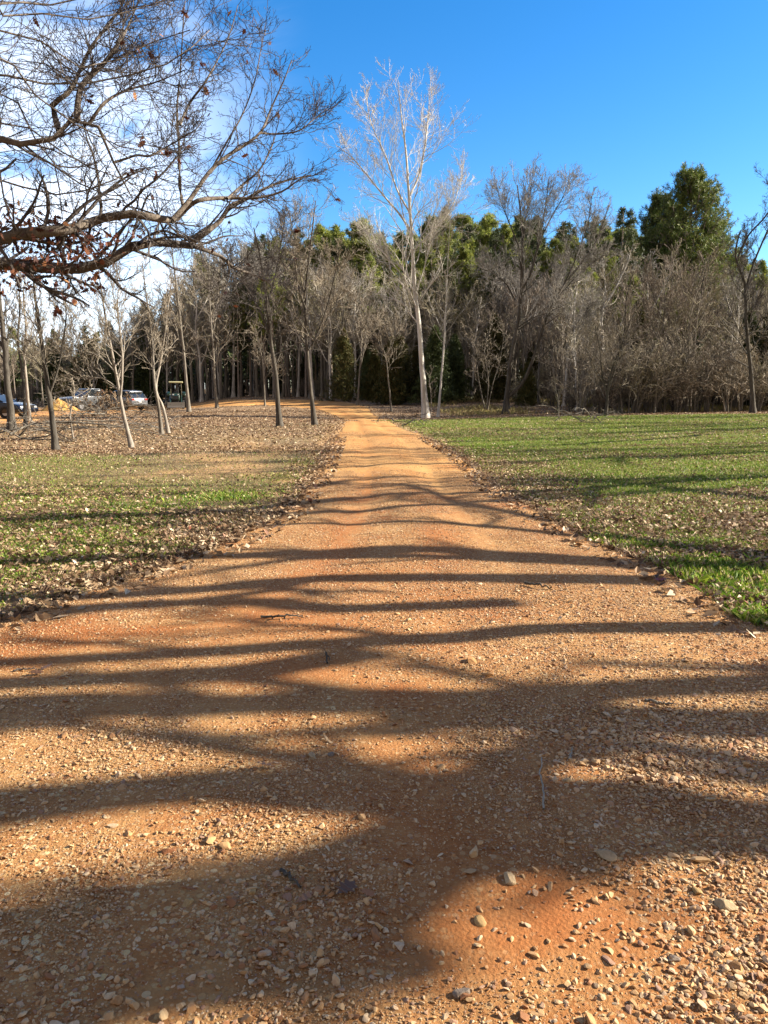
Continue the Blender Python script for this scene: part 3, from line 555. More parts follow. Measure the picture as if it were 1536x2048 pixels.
def proto_cedar(seed, H, mat):
    g = np.random.default_rng(seed); P, R = stem_arr(np.array([[0, 0, -.1], [.05, 0, H * .5], [0, .05, H]]), .10, .015, 10, .3); n = 1500
    t = g.uniform(.04, 1, n) ** 1.15; a = g.uniform(0, 6.28, n); r = (1 - t) ** .6 * H * .24 * g.uniform(.25, 1.1, n) * (1 + .35 * np.sin(3 * a + t * 9) + .25 * np.sin(5 * a - t * 21)); t = t + .04 * np.sin(4 * a)
    ce = np.stack([r * np.cos(a), r * np.sin(a), t * H], 1); V2, F2 = tufts(ce, 9, .26, .028, g, 1.0)
    V, Fq = tubes(P, R, 7); return mesh('trunk', V, Fq, M['bark_pine'], True), mesh('crown', V2, F2, mat)
CP = [proto_cedar(320, 7.5, M['cedar']), proto_cedar(321, 6, M['needle_dark']), proto_cedar(322, 4.5, M['cedar'])]

MARK = [(-400, 'edge of the wood'), (24, 'thick dark trunk'), (112, 'dark leaning tree'), (250, 'slim pale feathery tree'), (357, 'tractor'), (434, 'straight grey tree'), (560, 'stout dark tree'), (627, 'dark roadside tree'), (690, 'olive cedar'), (783, 'thin leaning tree'), (850, 'white sycamore'), (978, 'many-stemmed tree'), (1050, 'dark forked tree'), (1212, 'low spreading tree'), (1352, 'biggest pine'), (1500, 'gnarled tree'), (2400, 'end of the wood')]
HAB = {'woodland_tree': ['straight', 'upright', 'wide-branched', 'tall-stemmed', 'bushy-topped', 'crooked'], 'pine_tree': ['full', 'slim', 'high-crowned', 'low-crowned'], 'bare_shrub': ['many-stemmed', 'wiry', 'tall', 'low dense'], 'cedar_tree': ['pointed', 'darker', 'short']}
def where(name, i, x, y, y0, y1, head):
    u = U0 + x / y * F; k = max(j for j, m in enumerate(MARK) if m[0] <= u or j == 0); a, b = MARK[k][1], MARK[min(k + 1, len(MARK) - 1)][1]
    row = 'nearest row' if y < y0 + (y1 - y0) * .3 else 'deep in' if y > y0 + (y1 - y0) * .68 else 'middle row'
    return '%s %s, %s, between %s and %s' % (HAB[name][i], head, row, a, b)
FARROAD = [f[0] for f in _far[1:12]]
def shades(x, y, h):
    return any(0 < x - a < 2 * h * .9 and abs(y - (b + (x - a) * SY / SX)) < 1.6 for a, b in FARROAD)
class Pool:
    """first placing makes the thing, later ones copy it and its parts"""
    def __init__(s, protos, name, H): s.p = protos; s.name = name; s.first = {}; s.H = H
    def put(s, i, x, y, rz, sc_, label, cat, group=None):
        loc = (x, y, float(H0(x, y)) - .02)
        if isinstance(label, tuple): label = where(s.name, i, x, y, *label)
        if (i not in s.first):
            s.first[i] = tree_obj(s.name, s.p[i][0], s.p[i][1], loc, label, cat, group, rz, sc_); return s.first[i]
        return copy_tree(s.first[i], loc, rz, sc_, label, group)
gf = np.random.default_rng(99)
def top_h(v, Y): return float(at(U0, v, Y)[2]) - float(H0(0, Y))
pines = Pool(PP, 'pine_tree', [20, 18, 21, 17]); bares = Pool(BP, 'woodland_tree', [15, 14, 13, 16, 12, 14]); shrubs = Pool(SP, 'bare_shrub', [4.5, 3.6, 5.5, 2.6]); cedars = Pool(CP, 'cedar_tree', [7.5, 6, 4.5])
occ = []
def free(x, y, d):
    for (a, b) in occ:
        if (a - x) ** 2 + (b - y) ** 2 < d * d: return False
    occ.append((x, y)); return True
# pines: tops follow the skyline of the photo, u -> v
SKY_U = [150, 200, 260, 330, 430, 520, 600, 660, 720, 800, 880, 960, 1060, 1130, 1200, 1260, 1536, 1700]
SKY_V = [640, 650, 600, 590, 520, 490, 470, 470, 455, 480, 445, 460, 440, 455, 450, 480, 560, 540]
def scatter_pines(n, y0, y1, u0, u1, dmin, dv, lab, grp):
    c = 0; tries = 0
    while c < n and tries < 6000:
        tries += 1; y = gf.uniform(y0, y1); u = gf.uniform(u0, u1); x = (u - U0) / F * y
        if rd(x, y) < 3: continue
        v = np.interp(u, SKY_U, SKY_V) + gf.normal(0, 14) + dv; h = max(6, top_h(v, y))
        if shades(x, y, h) or not free(x, y, dmin): continue
        i = int(gf.integers(0, 4)); pines.put(i, x, y, gf.uniform(0, 6.28), h / pines.H[i], (y0, y1, lab), 'pine', grp); c += 1
scatter_pines(84, 100, 128, 395, 1560, 2.3, 6, 'dark pine', 'pines of the dark stand')
scatter_pines(34, 88, 98, 690, 1240, 3.6, 22, 'sunlit yellow-green pine', 'sunlit pines at the top of the wood')
scatter_pines(34, 82, 96, 480, 1180, 3.0, 75, 'low olive pine', 'low pines among the bare trees')
scatter_pines(20, 66, 88, 1120, 1580, 3.0, 95, 'half-hidden olive pine', 'olive pines inside the dense wood')
scatter_pines(10, 105, 125, 20, 395, 4.5, 15, 'distant pine', 'pines behind the vehicles')
for (u, v, y, s, lab) in [(1352, 372, 84, 1.0, 'biggest pine, broad dense crown standing above the whole wood'), (1296, 418, 88, .9, 'broad dark pine half hidden by the biggest pine'), (1400, 470, 90, .85, 'pine whose crown slopes down beside the biggest pine')]:
    x = (u - U0) / F * y; h = top_h(v, y) / 23; r = tree_obj('pine_tree', PBIG[0], PBIG[1], (x, y, float(H0(x, y))), lab, 'pine', None, u, (h * s * .95, h * s * .95, h)); occ.append((x, y))
for (u, v, y, i, lab) in [(185, 642, 95, 3, 'round green pine standing alone against the pale sky'), (1225, 432, 80, 3, 'dark round pine next to the biggest pine'), (725, 455, 90, 1, 'bright green pine top just beside the white sycamore'), (880, 440, 92, 0, 'pointed green pine top just past the sycamore trunk')]:
    x = (u - U0) / F * y; pines.put(i, x, y, u, top_h(v, y) / pines.H[i], lab, 'pine', None)
# cedars
for (u, v, y, i, lab) in [(690, 664, 72, 0, 'olive and rust coloured cedar beside the dark trunk beyond the road'), (742, 700, 76, 1, 'dark green cedar behind the low-forking grey tree'), (800, 680, 70, 2, 'rust-tinged cedar behind the foot of the sycamore'),
                          (1050, 735, 62, 2, 'small mossy green cedar between the stems of the dark forked tree'), (1478, 640, 56, 1, 'dark cedar crowding the gnarled tree'), (1540, 600, 55, 0, 'tall dark cedar at the far end of the thicket'), (1400, 690, 62, 1, 'dark cedar deep in the thicket behind the lawn'), (300, 650, 92, 1, 'dark cedar behind the tractor'), (130, 715, 88, 0, 'olive cedar behind the dirt pile')]:
    x = (u - U0) / F * y; cedars.put(i, x, y, u, top_h(v, y) / cedars.H[i], lab, 'cedar', None); occ.append((x, y))
k = 0
while k < 26:
    u = gf.uniform(60, 1560); y = gf.uniform(66, 98) if 400 > u or u > 640 else gf.uniform(97, 104); x = (u - U0) / F * y
    if u > 1150: y = gf.uniform(58, 80); x = (u - U0) / F * y
    if rd(x, y) < 3 or not free(x, y, 3): continue
    i = int(gf.integers(0, 3)); cedars.put(i, x, y, gf.uniform(0, 6.28), gf.uniform(.7, 1.25), (58, 98, 'dull green cedar'), 'cedar', 'cedars under the bare trees'); k += 1
# bare woodland: tops u -> v
BV_U = [-60, 0, 120, 200, 260, 330, 430, 520, 620, 700, 800, 960, 1100, 1180, 1260, 1400, 1480, 1600]
BV_V = [620, 590, 600, 640, 590, 560, 490, 480, 510, 535, 540, 545, 520, 500, 500, 490, 520, 520]
def scatter_bare(n, ufun, yfun, dmin, dv, idx, lab, grp, sd=35, ylo=55, yhi=95):
    c = 0; tries = 0
    while c < n and tries < 8000:
        tries += 1; u = ufun(); y = yfun(u); x = (u - U0) / F * y
        if rd(x, y) < 2.5: continue
        v = np.interp(u, BV_U, BV_V) + abs(gf.normal(0, sd)) + dv; h = max(4, top_h(v, y))
        if shades(x, y, h) and gf.uniform() < .85 or not free(x, y, dmin): continue
        i = int(gf.choice(idx)); bares.put(i, x, y, gf.uniform(0, 6.28), h / bares.H[i], (ylo, yhi, lab), 'tree', grp); c += 1
scatter_bare(58, lambda: gf.uniform(1080, 1580), lambda u: gf.uniform(50, 82), 1.8, 0, [1, 4, 3, 0, 5, 2], 'plum-grey tree', 'bare trees behind the green lawn', 50)
scatter_bare(62, lambda: gf.uniform(640, 1100), lambda u: gf.uniform(60 if u > 1030 else 71 if u > 840 else 80, 95), 1.9, 5, [0, 2, 3, 5, 4], 'brown-grey tree', 'bare trees behind the sycamore')
scatter_bare(26, lambda: gf.uniform(620, 1060), lambda u: gf.uniform(76, 88), 1.5, 0, [0, 0, 2, 5], 'ash-grey tree', 'ash-grey trees in front of the pines', 30)
scatter_bare(40, lambda: gf.uniform(230, 640), lambda u: gf.uniform(90, 101), 1.8, 10, [0, 2, 3, 5], 'grey bare tree', 'bare trees before the pine stand')
scatter_bare(16, lambda: gf.uniform(250, 640), lambda u: gf.uniform(87, 97), 1.5, 0, [0, 0, 5], 'ash-grey tree', 'ash-grey trees in front of the pines', 40)
scatter_bare(26, lambda: gf.uniform(-70, 240), lambda u: gf.uniform(78, 112), 3, 15, [0, 4, 2, 5], 'thin bare tree', 'bare trees behind the vehicles')
def scatter_shrub(n, ufun, yfun, smin, smax, idx, lab, grp, dmin=.9, ylo=50, yhi=90):
    c = 0; tries = 0
    while c < n and tries < 8000:
        tries += 1; u = ufun(); y = yfun(u); x = (u - U0) / F * y
        if rd(x, y) < 1.5 or not free(x, y, dmin): continue
        shrubs.put(int(gf.choice(idx)), x, y, gf.uniform(0, 6.28), gf.uniform(smin, smax), (ylo, yhi, lab), 'shrub', grp); c += 1
scatter_shrub(85, lambda: gf.uniform(1130, 1600), lambda u: gf.uniform(48.5, 64), .7, 1.25, [0, 1, 2, 2, 3], 'leafless thicket shrub', 'shrubs of the thicket behind the lawn')
scatter_shrub(40, lambda: gf.uniform(800, 1130), lambda u: gf.uniform(58 if u > 1030 else 78, 90), .6, 1.1, [0, 1, 2, 3], 'leafless shaded shrub', 'shrubs behind the sycamore')
scatter_shrub(26, lambda: gf.uniform(600, 800), lambda u: gf.uniform(86, 96), .5, .9, [1, 3], 'leafless edge shrub', 'shrubs beyond the road bend')
scatter_shrub(34, lambda: gf.uniform(-40, 600), lambda u: gf.uniform(92, 102), .5, 1.0, [0, 1, 3], 'leafless far shrub', 'shrubs behind the orange yard')

scatter_bare(22, lambda: gf.uniform(1590, 2150), lambda u: gf.uniform(50, 75), 2.6, 0, [1, 4, 3, 0], 'plum-grey tree', 'bare trees behind the green lawn', 50)
scatter_shrub(16, lambda: gf.uniform(1600, 2150), lambda u: gf.uniform(48.5, 60), .8, 1.3, [0, 1, 2], 'leafless thicket shrub', 'shrubs of the thicket behind the lawn', 1.4)
scatter_bare(12, lambda: gf.uniform(-700, -80), lambda u: gf.uniform(60, 95), 5, 10, [0, 2, 3, 5], 'thin bare tree', 'bare trees behind the vehicles')
scatter_pines(8, 75, 95, 1620, 2150, 4, 10, 'dark pine', 'pines of the dark stand')
def distant_woodland():
    g = np.random.default_rng(5); n = 2300; a = g.uniform(-1.0, 1.0, n); y = g.uniform(135, 190, n); x = a * y; hh = np.interp(x / y * F + U0, [-800, 0, 220, 420, 700, 1536, 2600], [9, 9, 9, 17, 19, 20, 20]) * g.uniform(.75, 1.0, n)
    z0 = H0(x, y); P = np.stack([np.stack([x, y, z0], 1), np.stack([x + g.normal(0, .3, n), y, z0 + hh * .5], 1), np.stack([x + g.normal(0, .5, n), y, z0 + hh], 1)], 1)
    T = tubes(P, np.array([[.18, .13, .04]]) * np.ones((n, 1)), 5)
    m = 40000; j = g.integers(0, n, m); C = np.stack([x[j] + g.normal(0, 1.5, m), y[j] + g.normal(0, 1.5, m), z0[j] + hh[j] * g.uniform(.12, 1, m) ** .8], 1)
    V2, F2 = tufts(C, 5, 1.1, .16, g)
    V, Fs = join([T, (V2, F2)]); nq = len(T[1]); mi = np.zeros(len(Fs[0]), np.int32); mi[nq:] = 1
    return mesh('distant_woodland', V, Fs, [M['bark_pine'], M['needle_dark']], False, mi)
tag(obj('distant_woodland', distant_woodland()), 'far-off dark wood closing the view behind the pines', 'woodland', kind='stuff')

# ------------------------------------------------------------------ the big oak whose limbs reach in overhead
def overhanging_oak():
    g = np.random.default_rng(404); base = np.array([-8.2, 8.0, float(H0(-8.2, 8.0))]); root = obj('oak_tree', None, None, base)
    tag(root, 'big old oak whose crooked limbs reach overhead across the pale sky', 'oak tree')
    T0 = [base + [0, 0, -.1], base + [.05, 0, 1.2], base + [.15, -.05, 2.4], base + [.2, 0, 4], base + [.1, .2, 6], base + [.3, .3, 8.5], base + [.2, .5, 11]]
    P, R = stem_arr(np.array(T0), .42, .10, 30, .5); trunk = [tubes(P - base, R, 16)]
    def limb(pts, y0, y1, r0, r1, start=None, k=22):
        pts = [(450 + (u - 450) * .86 if u > 450 else u, v) for u, v in pts]; n = len(pts); Y = np.linspace(y0, y1, n) + g.normal(0, .12, n); Q = [at(u, v, yy) for (u, v), yy in zip(pts, Y)]
        if start is not None: Q = list(start) + Q
        P, R = stem_arr(np.array(Q), r0, r1, k, 0, 1.0); return P, R
    lim = []
    def add(*a, w=1.0, **kw): P, R = limb(*a, **kw); lim.append((P, R, w)); return P, R
    s = lambda z: [base + [.15, 0, z]]
    A = add([(-260, 470), (-60, 520), (40, 530), (150, 538), (225, 520), (262, 494), (300, 484), (350, 488), (385, 492)], 8.0, 8.8, .12, .036, start=s(2.5), w=1.2)
    add([(378, 490), (405, 470), (440, 442), (462, 412), (500, 398), (540, 378), (590, 362), (650, 350)], 8.8, 9.6, .036, .006)
    add([(385, 492), (410, 500), (445, 515), (470, 535), (520, 550), (545, 562), (575, 550), (600, 530)], 8.8, 9.6, .026, .006)
    add([(455, 520), (460, 545), (450, 580), (440, 600)], 8.9, 9.0, .012, .004, k=10)
    add([(278, 488), (300, 470), (330, 462), (365, 475), (420, 488)], 8.5, 8.3, .02, .005)
    B = add([(-260, 420), (-40, 482), (40, 468), (110, 462), (165, 452), (225, 430), (270, 428), (320, 438), (347, 440)], 7.4, 8.0, .10, .034, start=s(3.0), w=1.2)
    add([(345, 440), (378, 402), (418, 345), (455, 312), (500, 288), (535, 262), (558, 215), (585, 165), (605, 120)], 8.0, 8.8, .027, .005, w=.9)
    add([(352, 440), (375, 415), (400, 400), (450, 396), (520, 396), (580, 384), (625, 358), (650, 352)], 8.0, 8.6, .028, .005, w=.8)
    add([(368, 420), (361, 385), (359, 350), (358, 290), (354, 220), (360, 150), (364, 90), (368, 20), (375, -40)], 8.0, 8.4, .020, .004, w=1.3)
    add([(360, 250), (380, 205), (410, 165), (435, 120), (460, 70), (480, 10)], 8.1, 8.6, .014, .004, w=.8)
    add([(530, 266), (570, 268), (620, 262), (655, 240), (690, 214)], 8.6, 9.0, .012, .003)
    add([(455, 398), (490, 370), (530, 340), (560, 290), (575, 240)], 8.4, 9.0, .016, .004, w=.8)
    add([(420, 345), (450, 290), (490, 230), (520, 160), (535, 90), (545, 60)], 8.2, 9.2, .012, .003, w=.8)
    C = add([(-260, 150), (-60, 262), (0, 276), (50, 290), (92, 288), (115, 268), (130, 246), (160, 238), (192, 250), (212, 272), (220, 305), (232, 335), (262, 392)], 6.8, 7.0, .09, .006, start=s(4.2), w=1.3)
    add([(118, 262), (108, 225), (106, 208), (140, 182), (160, 140), (185, 90), (225, 40), (260, -20)], 6.9, 7.4, .028, .005, w=1.5)
    add([(154, 240), (157, 195), (168, 165), (205, 130), (238, 85), (262, 40), (280, -10)], 6.9, 7.5, .030, .005, w=1.5)
    add([(180, 245), (210, 205), (255, 180), (310, 165), (370, 140)], 6.9, 7.4, .016, .004, w=1.3)
    add([(228, 325), (250, 318), (275, 310), (300, 312), (340, 290), (390, 260)], 7, 7.3, .012, .004)
    for (pts, y0, y1) in [([(-160, -60), (0, 30), (60, 22), (140, 40), (230, 30), (330, 0)], 6.2, 7), ([(-160, 60), (0, 58), (70, 75), (130, 125), (200, 135), (290, 90), (380, 60)], 6.3, 7.2),
                          ([(-160, 90), (0, 105), (50, 170), (100, 215), (170, 260), (260, 300), (330, 310)], 6, 7), ([(-160, 130), (0, 148), (60, 165), (160, 168), (260, 150), (350, 120), (420, 60)], 6.6, 7.4),
                          ([(-200, 330), (0, 350), (60, 385), (130, 388), (200, 372), (270, 340), (330, 330)], 7.4, 8), ([(-200, 380), (0, 410), (45, 418), (90, 440), (130, 470), (180, 500)], 7.6, 8),
                          ([(-200, 0), (0, 0), (100, 10), (190, -10), (300, -60)], 6.0, 7.2), ([(-120, 200), (0, 160), (40, 215), (60, 265), (110, 330), (120, 400), (125, 440)], 7, 7.3), ([(-100, 300), (0, 235), (80, 270), (160, 330), (230, 345), (300, 400)], 7.1, 7.8)]:
        add(pts, y0, y1, .024, .004, start=[base + [.1, 0, 4.5 + g.uniform(0, 3)]], w=1.5)
    # a few limbs on the far side of the trunk well off to the side
    for a, z in [(2.4, 4.5), (3.4, 5.5), (4.3, 5.0), (1.7, 7.0), (5.2, 8.0)]:
        d = np.array([math.cos(a), math.sin(a), .0]); b0 = base + [0, 0, z]; add_p = np.array([b0, b0 + d * 1.6 + [0, 0, .6], b0 + d * 3.4 + [0, 0, 1.5], b0 + d * 5 + [0, 0, 2.8]]); Pq, Rq = stem_arr(add_p, .13, .02, 20, 0); lim.append((Pq, Rq, .6))
    limbs = obj('limbs', None, root) if False else None
    LV = []; TW = []; ends = []
    for (P, R, w) in lim:
        LV.append(tubes(P - base, R, 8))
        P1, R1 = grow(P, R, int(24 * w), .30, 1, (50, 18), .26, .42, .35, .14, 8, g, .0035, 'none', .3, Labs=np.array([[min(3.2, max(1.6 if w >= 1 else 1.1, (1 if w >= 1 else .7) * float(np.linalg.norm(np.diff(P[0], axis=0), axis=1).sum())))]])); TW.append(tubes(P1 - base, R1, 4))
        P2, R2 = grow(P1, R1, 6, .15, 1, (42, 16), .50, .6, .25, .16, 6, g, .0026); TW.append(tubes(P2 - base, R2, 3))
        P3, R3 = grow(P2, R2, 4, .2, 1, (40, 16), .46, .7, .2, .16, 4, g, .0022); TW.append(tubes(P3 - base, R3, 3)); ends.append(P3[:, -1])
    V, Fq = join(trunk); obj('trunk', mesh('trunk', V, Fq, M['bark_oak'], True), root)
    V, Fq = join(LV); obj('limb_branches', mesh('limb_branches', V, Fq, M['bark_oak'], True), root)
    V, Fq = join(TW); obj('twigs', mesh('twigs', V, Fq, M['twig_dark']), root)
    # dead leaves still hanging on
    E = np.concatenate(ends); E = E[(E[:, 1] > 4)]
    clus = []
    for (u, v, y, n, su, sv) in [(60, 470, 7.7, 90, 60, 22), (130, 485, 7.8, 110, 40, 22), (180, 500, 7.9, 80, 30, 22), (35, 555, 8.1, 80, 50, 18), (110, 560, 8.2, 60, 40, 12), (190, 560, 8.3, 50, 22, 14), (10, 520, 7.9, 60, 20, 30), (15, 425, 7.6, 30, 15, 12), (265, 462, 8.3, 24, 12, 8), (75, 440, 7.7, 30, 22, 10), (120, 520, 8.1, 40, 45, 14)]:
        q = np.stack([g.normal(u, su, n), g.normal(v, sv, n), y + g.normal(0, .35, n)], 1); clus += [at(*r) for r in q]
    for _ in range(30):
        u, v = [(128, 590), (118, 622), (150, 605), (333, 303), (315, 352), (258, 350), (405, 130), (412, 180), (368, 25), (285, 280), (415, 190), (590, 465), (672, 398), (10, 590), (60, 575), (200, 575), (485, 315), (375, 295), (230, 412), (180, 200)][_ % 20]; y = 7.4 + g.uniform(0, 1)
        clus += [at(u + g.normal(0, 4), v + g.normal(0, 4), y) for _k in range(4)]
    clus += list(E[g.integers(0, len(E), 130)])
    clus = np.array(clus); clus = np.concatenate([clus[g.uniform(0, 1, len(clus)) < .75], clus[:200] + g.normal(0, .08, (200, 3))])
    V2, F2 = leaf_shapes(clus, g.uniform(.028, .052, len(clus)), g, hang=True); obj('dead_leaves', mesh('dead_leaves', V2 - base, F2, M['oakleaf']), root)
    # the fine stems that carry the hanging leaves
    return root
LEAF2D = np.array([(0, -1), (.16, -.55), (.42, -.5), (.25, -.2), (.62, .02), (.30, .22), (.50, .55), (.18, .62), (0, 1.0), (-.18, .62), (-.50, .55), (-.30, .22), (-.62, .02), (-.25, -.2), (-.42, -.5), (-.16, -.55)])
def rot_rand(n, g, tilt=None):
    """n random frames; tilt: standard deviation (radians) from lying flat, None = any way"""
    if tilt is None: z = unit(g.normal(0, 1, (n, 3)))
    else: z = unit(np.stack([g.normal(0, tilt, n), g.normal(0, tilt, n), np.ones(n)], 1))
    x = unit(np.cross(g.normal(0, 1, (n, 3)), z)); return x, np.cross(z, x), z
def leaf_shapes(C, S, g, hang=False, tilt=.55, curl=.35):
    n = len(C); x, y, z = rot_rand(n, g, None if hang else tilt); c = g.uniform(-.2, 1, (n, 1)) * curl
    L2 = LEAF2D; h = (np.abs(L2[:, 0])[None] * 1.1 + (L2[:, 1] ** 2)[None] * .5) * c
    w = g.uniform(.75, 1.1, (n, 1, 1)); V = C[:, None] + S[:, None, None] * (x[:, None] * L2[None, :, 0:1] * w + y[:, None] * L2[None, :, 1:2] + z[:, None] * h[..., None])
    k = len(L2); V = V.reshape(-1, 3); o = (np.arange(n) * k)[:, None]
    # spine-wise strips: quads between mirrored outline points
    qs = [(i, i + 1, k - i - 1, (k - i) % k) for i in range(1, 7)]; F4 = np.concatenate([o + np.array([q]) for q in qs]); F3 = np.concatenate([o + np.array([[0, 1, k - 1]]), o + np.array([[7, 8, 9]])])
    return V, [F4.reshape(-1, 4), F3.reshape(-1, 3)]
def leaf_quads(C, S, g, tilt=.6):
    n = len(C); x, y, z = rot_rand(n, g, tilt); b = g.uniform(-.1, .6, (n, 1)); S = S[:, None]
    V = np.stack([C - y * S, C + x * S * .5 + z * b * S, C + y * S + z * b * S * .4, C - x * S * .5 + z * b * S], 1).reshape(-1, 3); i = np.arange(n)[:, None] * 4
    return V, [np.concatenate([i + [[0, 1, 2]], i + [[0, 2, 3]]])]
overhanging_oak()

# ------------------------------------------------------------------ the trees standing off beside the road whose shadows cross it
TE = math.tan(SUN_EL)
def shadow_tree(seed, xt, bands, c, label, hmax=10.5, fill=1.0):
    g = np.random.default_rng(seed); st = []; base = None
    for (pix, wd) in bands:
        G = [gp(u, v)[:2] for u, v in pix]; G = sorted(G, key=lambda q: -q[0]); g0 = G[0]
        P = []
        if base is None:
            by = g0[1] + (xt - g0[0]) * SY / SX + .0; base = np.array([xt, by, float(H0(xt, by))]); P.append(base + [0, 0, -.05])
            z1 = (xt - g0[0]) / SX * TE * .5; P.append(base + [g.normal(0, .08), g.normal(0, .08), z1])
        for q in G:
            z = (xt - q[0]) / SX * TE; P.append(np.array([q[0] + z / TE * SX, q[1] + z / TE * SY, z + 0.0]))
        last = P[-1]; P.append(last + [g.normal(0, .3), g.normal(0, .3), max(1.5, hmax - last[2])]); P = np.array(P)
        st.append((P - base, wd / 2 * (1.2 if len(st) == 0 else 1), .03))
    tm, cm = bare_tree(seed, st, c, D_, td, fill)
    return tree_obj('roadside_tree', tm, cm, base, label, 'tree')
sc_ = cfg(n1=14, t0=.22, a1=50, l1=.22, n2=5, n3=3, rmin=.011, n4=0, up=.4, rf=.58)
shadow_tree(501, 12.0, [([(1536, 1372), (1300, 1388), (1000, 1402), (700, 1424), (300, 1414), (0, 1410)], .36), ([(1536, 1462), (1300, 1460), (1050, 1452), (850, 1440), (650, 1420)], .34)], sc_, 'forked dark tree nearest beside the gravel well off to the side')
shadow_tree(502, 11.3, [([(1536, 1660), (1250, 1645), (980, 1610), (760, 1610), (500, 1602), (250, 1585), (0, 1610)], .46), ([(1536, 1690), (1200, 1690), (950, 1660), (820, 1700), (720, 1800), (640, 1880), (350, 1930), (0, 1950)], .30), ([(1150, 1500), (1020, 1530), (930, 1580), (860, 1660), (800, 1760)], .24), ([(800, 1940), (500, 1985), (250, 2010), (0, 2030)], .22)], sc_, 'stout crooked tree beside the gravel well off to the side')
shadow_tree(503, 11.0, [([(1536, 1142), (1300, 1140), (1000, 1118), (700, 1106), (450, 1118)], .40), ([(1300, 1165), (1050, 1165), (800, 1165), (560, 1170), (300, 1190)], .34), ([(1000, 1215), (800, 1225), (600, 1230), (300, 1215)], .26), ([(1536, 1120), (1200, 1080), (1000, 1060), (700, 1050)], .16)], sc_, 'triple-stemmed tree a little up the road well off to the side')
shadow_tree(504, 13.8, [([(1536, 955), (1300, 968), (1050, 985), (800, 992), (600, 1006), (300, 1035)], .30), ([(1200, 1000), (1000, 1003), (750, 1020), (560, 1028)], .2), ([(1100, 1045), (950, 1015), (800, 975), (640, 972)], .16), ([(1536, 1000), (1200, 965), (950, 958), (700, 962), (500, 985)], .18)], sc_, 'leaning dark tree by the lawn well off to the side', 12)
shadow_tree(505, 17.5, [([(1536, 905), (1300, 915), (1050, 925), (800, 930), (600, 940)], .28), ([(1400, 870), (1100, 893), (900, 900)], .25)], sc_, 'tall dark tree at the side of the lawn well off to the side', 12)
shadow_tree(506, 9.0, [([(1100, 1270), (900, 1290), (700, 1300), (560, 1310)], .30), ([(700, 1320), (500, 1350), (300, 1360)], .26)], cfg(n1=9, t0=.5, a1=45, l1=.3, n2=5, n3=4, rmin=.012), 'slim tree between two darker trees well off to the side', 9)
for i, (x, y, s) in enumerate([(27, 22, 1.0), (31, 30, 1.1), (26, 33, .9), (34, 40, 1.1), (25, 15, .9), (33, 47, 1.0)]):
    r = bares.put([0, 3, 1, 2, 3, 0][i], x, y, i * 1.7, s, 'bare tree off beside the lawn well off to the side', 'tree', 'trees beside the lawn')

# ------------------------------------------------------------------ gravel, leaf litter, grass
def in_view(x, y, m=1.12):
    return (np.abs(x) < (U0 / F) * m * (y + .3)) & (y > 1.0)
def sample(n, y0, y1, g, cond, pw=1.0, m=1.12, side=0.0):
    """n points, evenly over the ground inside the wedge one can see"""
    out = []; c = 0
    while c < n:
        y = np.sqrt(g.uniform(y0 ** 2, y1 ** 2, n * 2)) if pw == 1 else y0 + (y1 - y0) * g.uniform(0, 1, n * 2) ** pw
        x = g.uniform(-1, 1, n * 2) * (U0 / F) * m * (y + .5)
        if side: x = x + np.sign(x) * (U0 / F * (y + .5)) * .0; w_ = (U0 / F) * m * (y + .5); x = np.sign(x) * (w_ + np.abs(x) / w_ * side)
        k = cond(x, y); q = np.stack([x[k], y[k]], 1); out.append(q); c += len(q)
        if len(q) == 0: break
    return np.concatenate(out)[:n]
def ico(sub):
    import bmesh; b = bmesh.new(); bmesh.ops.create_icosphere(b, subdivisions=sub, radius=1); b.verts.ensure_lookup_table()
    V = np.array([v.co[:] for v in b.verts]); Fq = np.array([[v.index for v in f.verts] for f in b.faces]); b.free(); return V, Fq
def stones(xy, rad, g, sub=1, sink=.35, flat=(.25, .65)):
    B, BF = ico(sub); n = len(xy); kv = 6; protos = []
    for i in range(kv):
        V = B.copy()
        for _ in range(10):                                   # chop flats off the pebble
            d = unit(g.normal(0, 1, 3)); h = g.uniform(.35, .66); s = V @ d; V = V - np.clip(s - h, 0, None)[:, None] * d
        protos.append(V)
    T = np.stack(protos)[g.integers(0, kv, n)] * np.stack([g.uniform(.8, 1.35, n), g.uniform(.6, 1, n), g.uniform(*flat, n)], 1)[:, None]
    x, y, z = rot_rand(n, g, .30); V = T[..., 0:1] * x[:, None] + T[..., 1:2] * y[:, None] + T[..., 2:3] * z[:, None]
    zz = surf_z(xy[:, 0], xy[:, 1]) + rad * (.50 - sink); C = np.concatenate([xy, zz[:, None]], 1); V = V * rad[:, None, None] + C[:, None]
    return V.reshape(-1, 3), (BF[None] + (np.arange(n) * len(B))[:, None, None]).reshape(-1, 3)
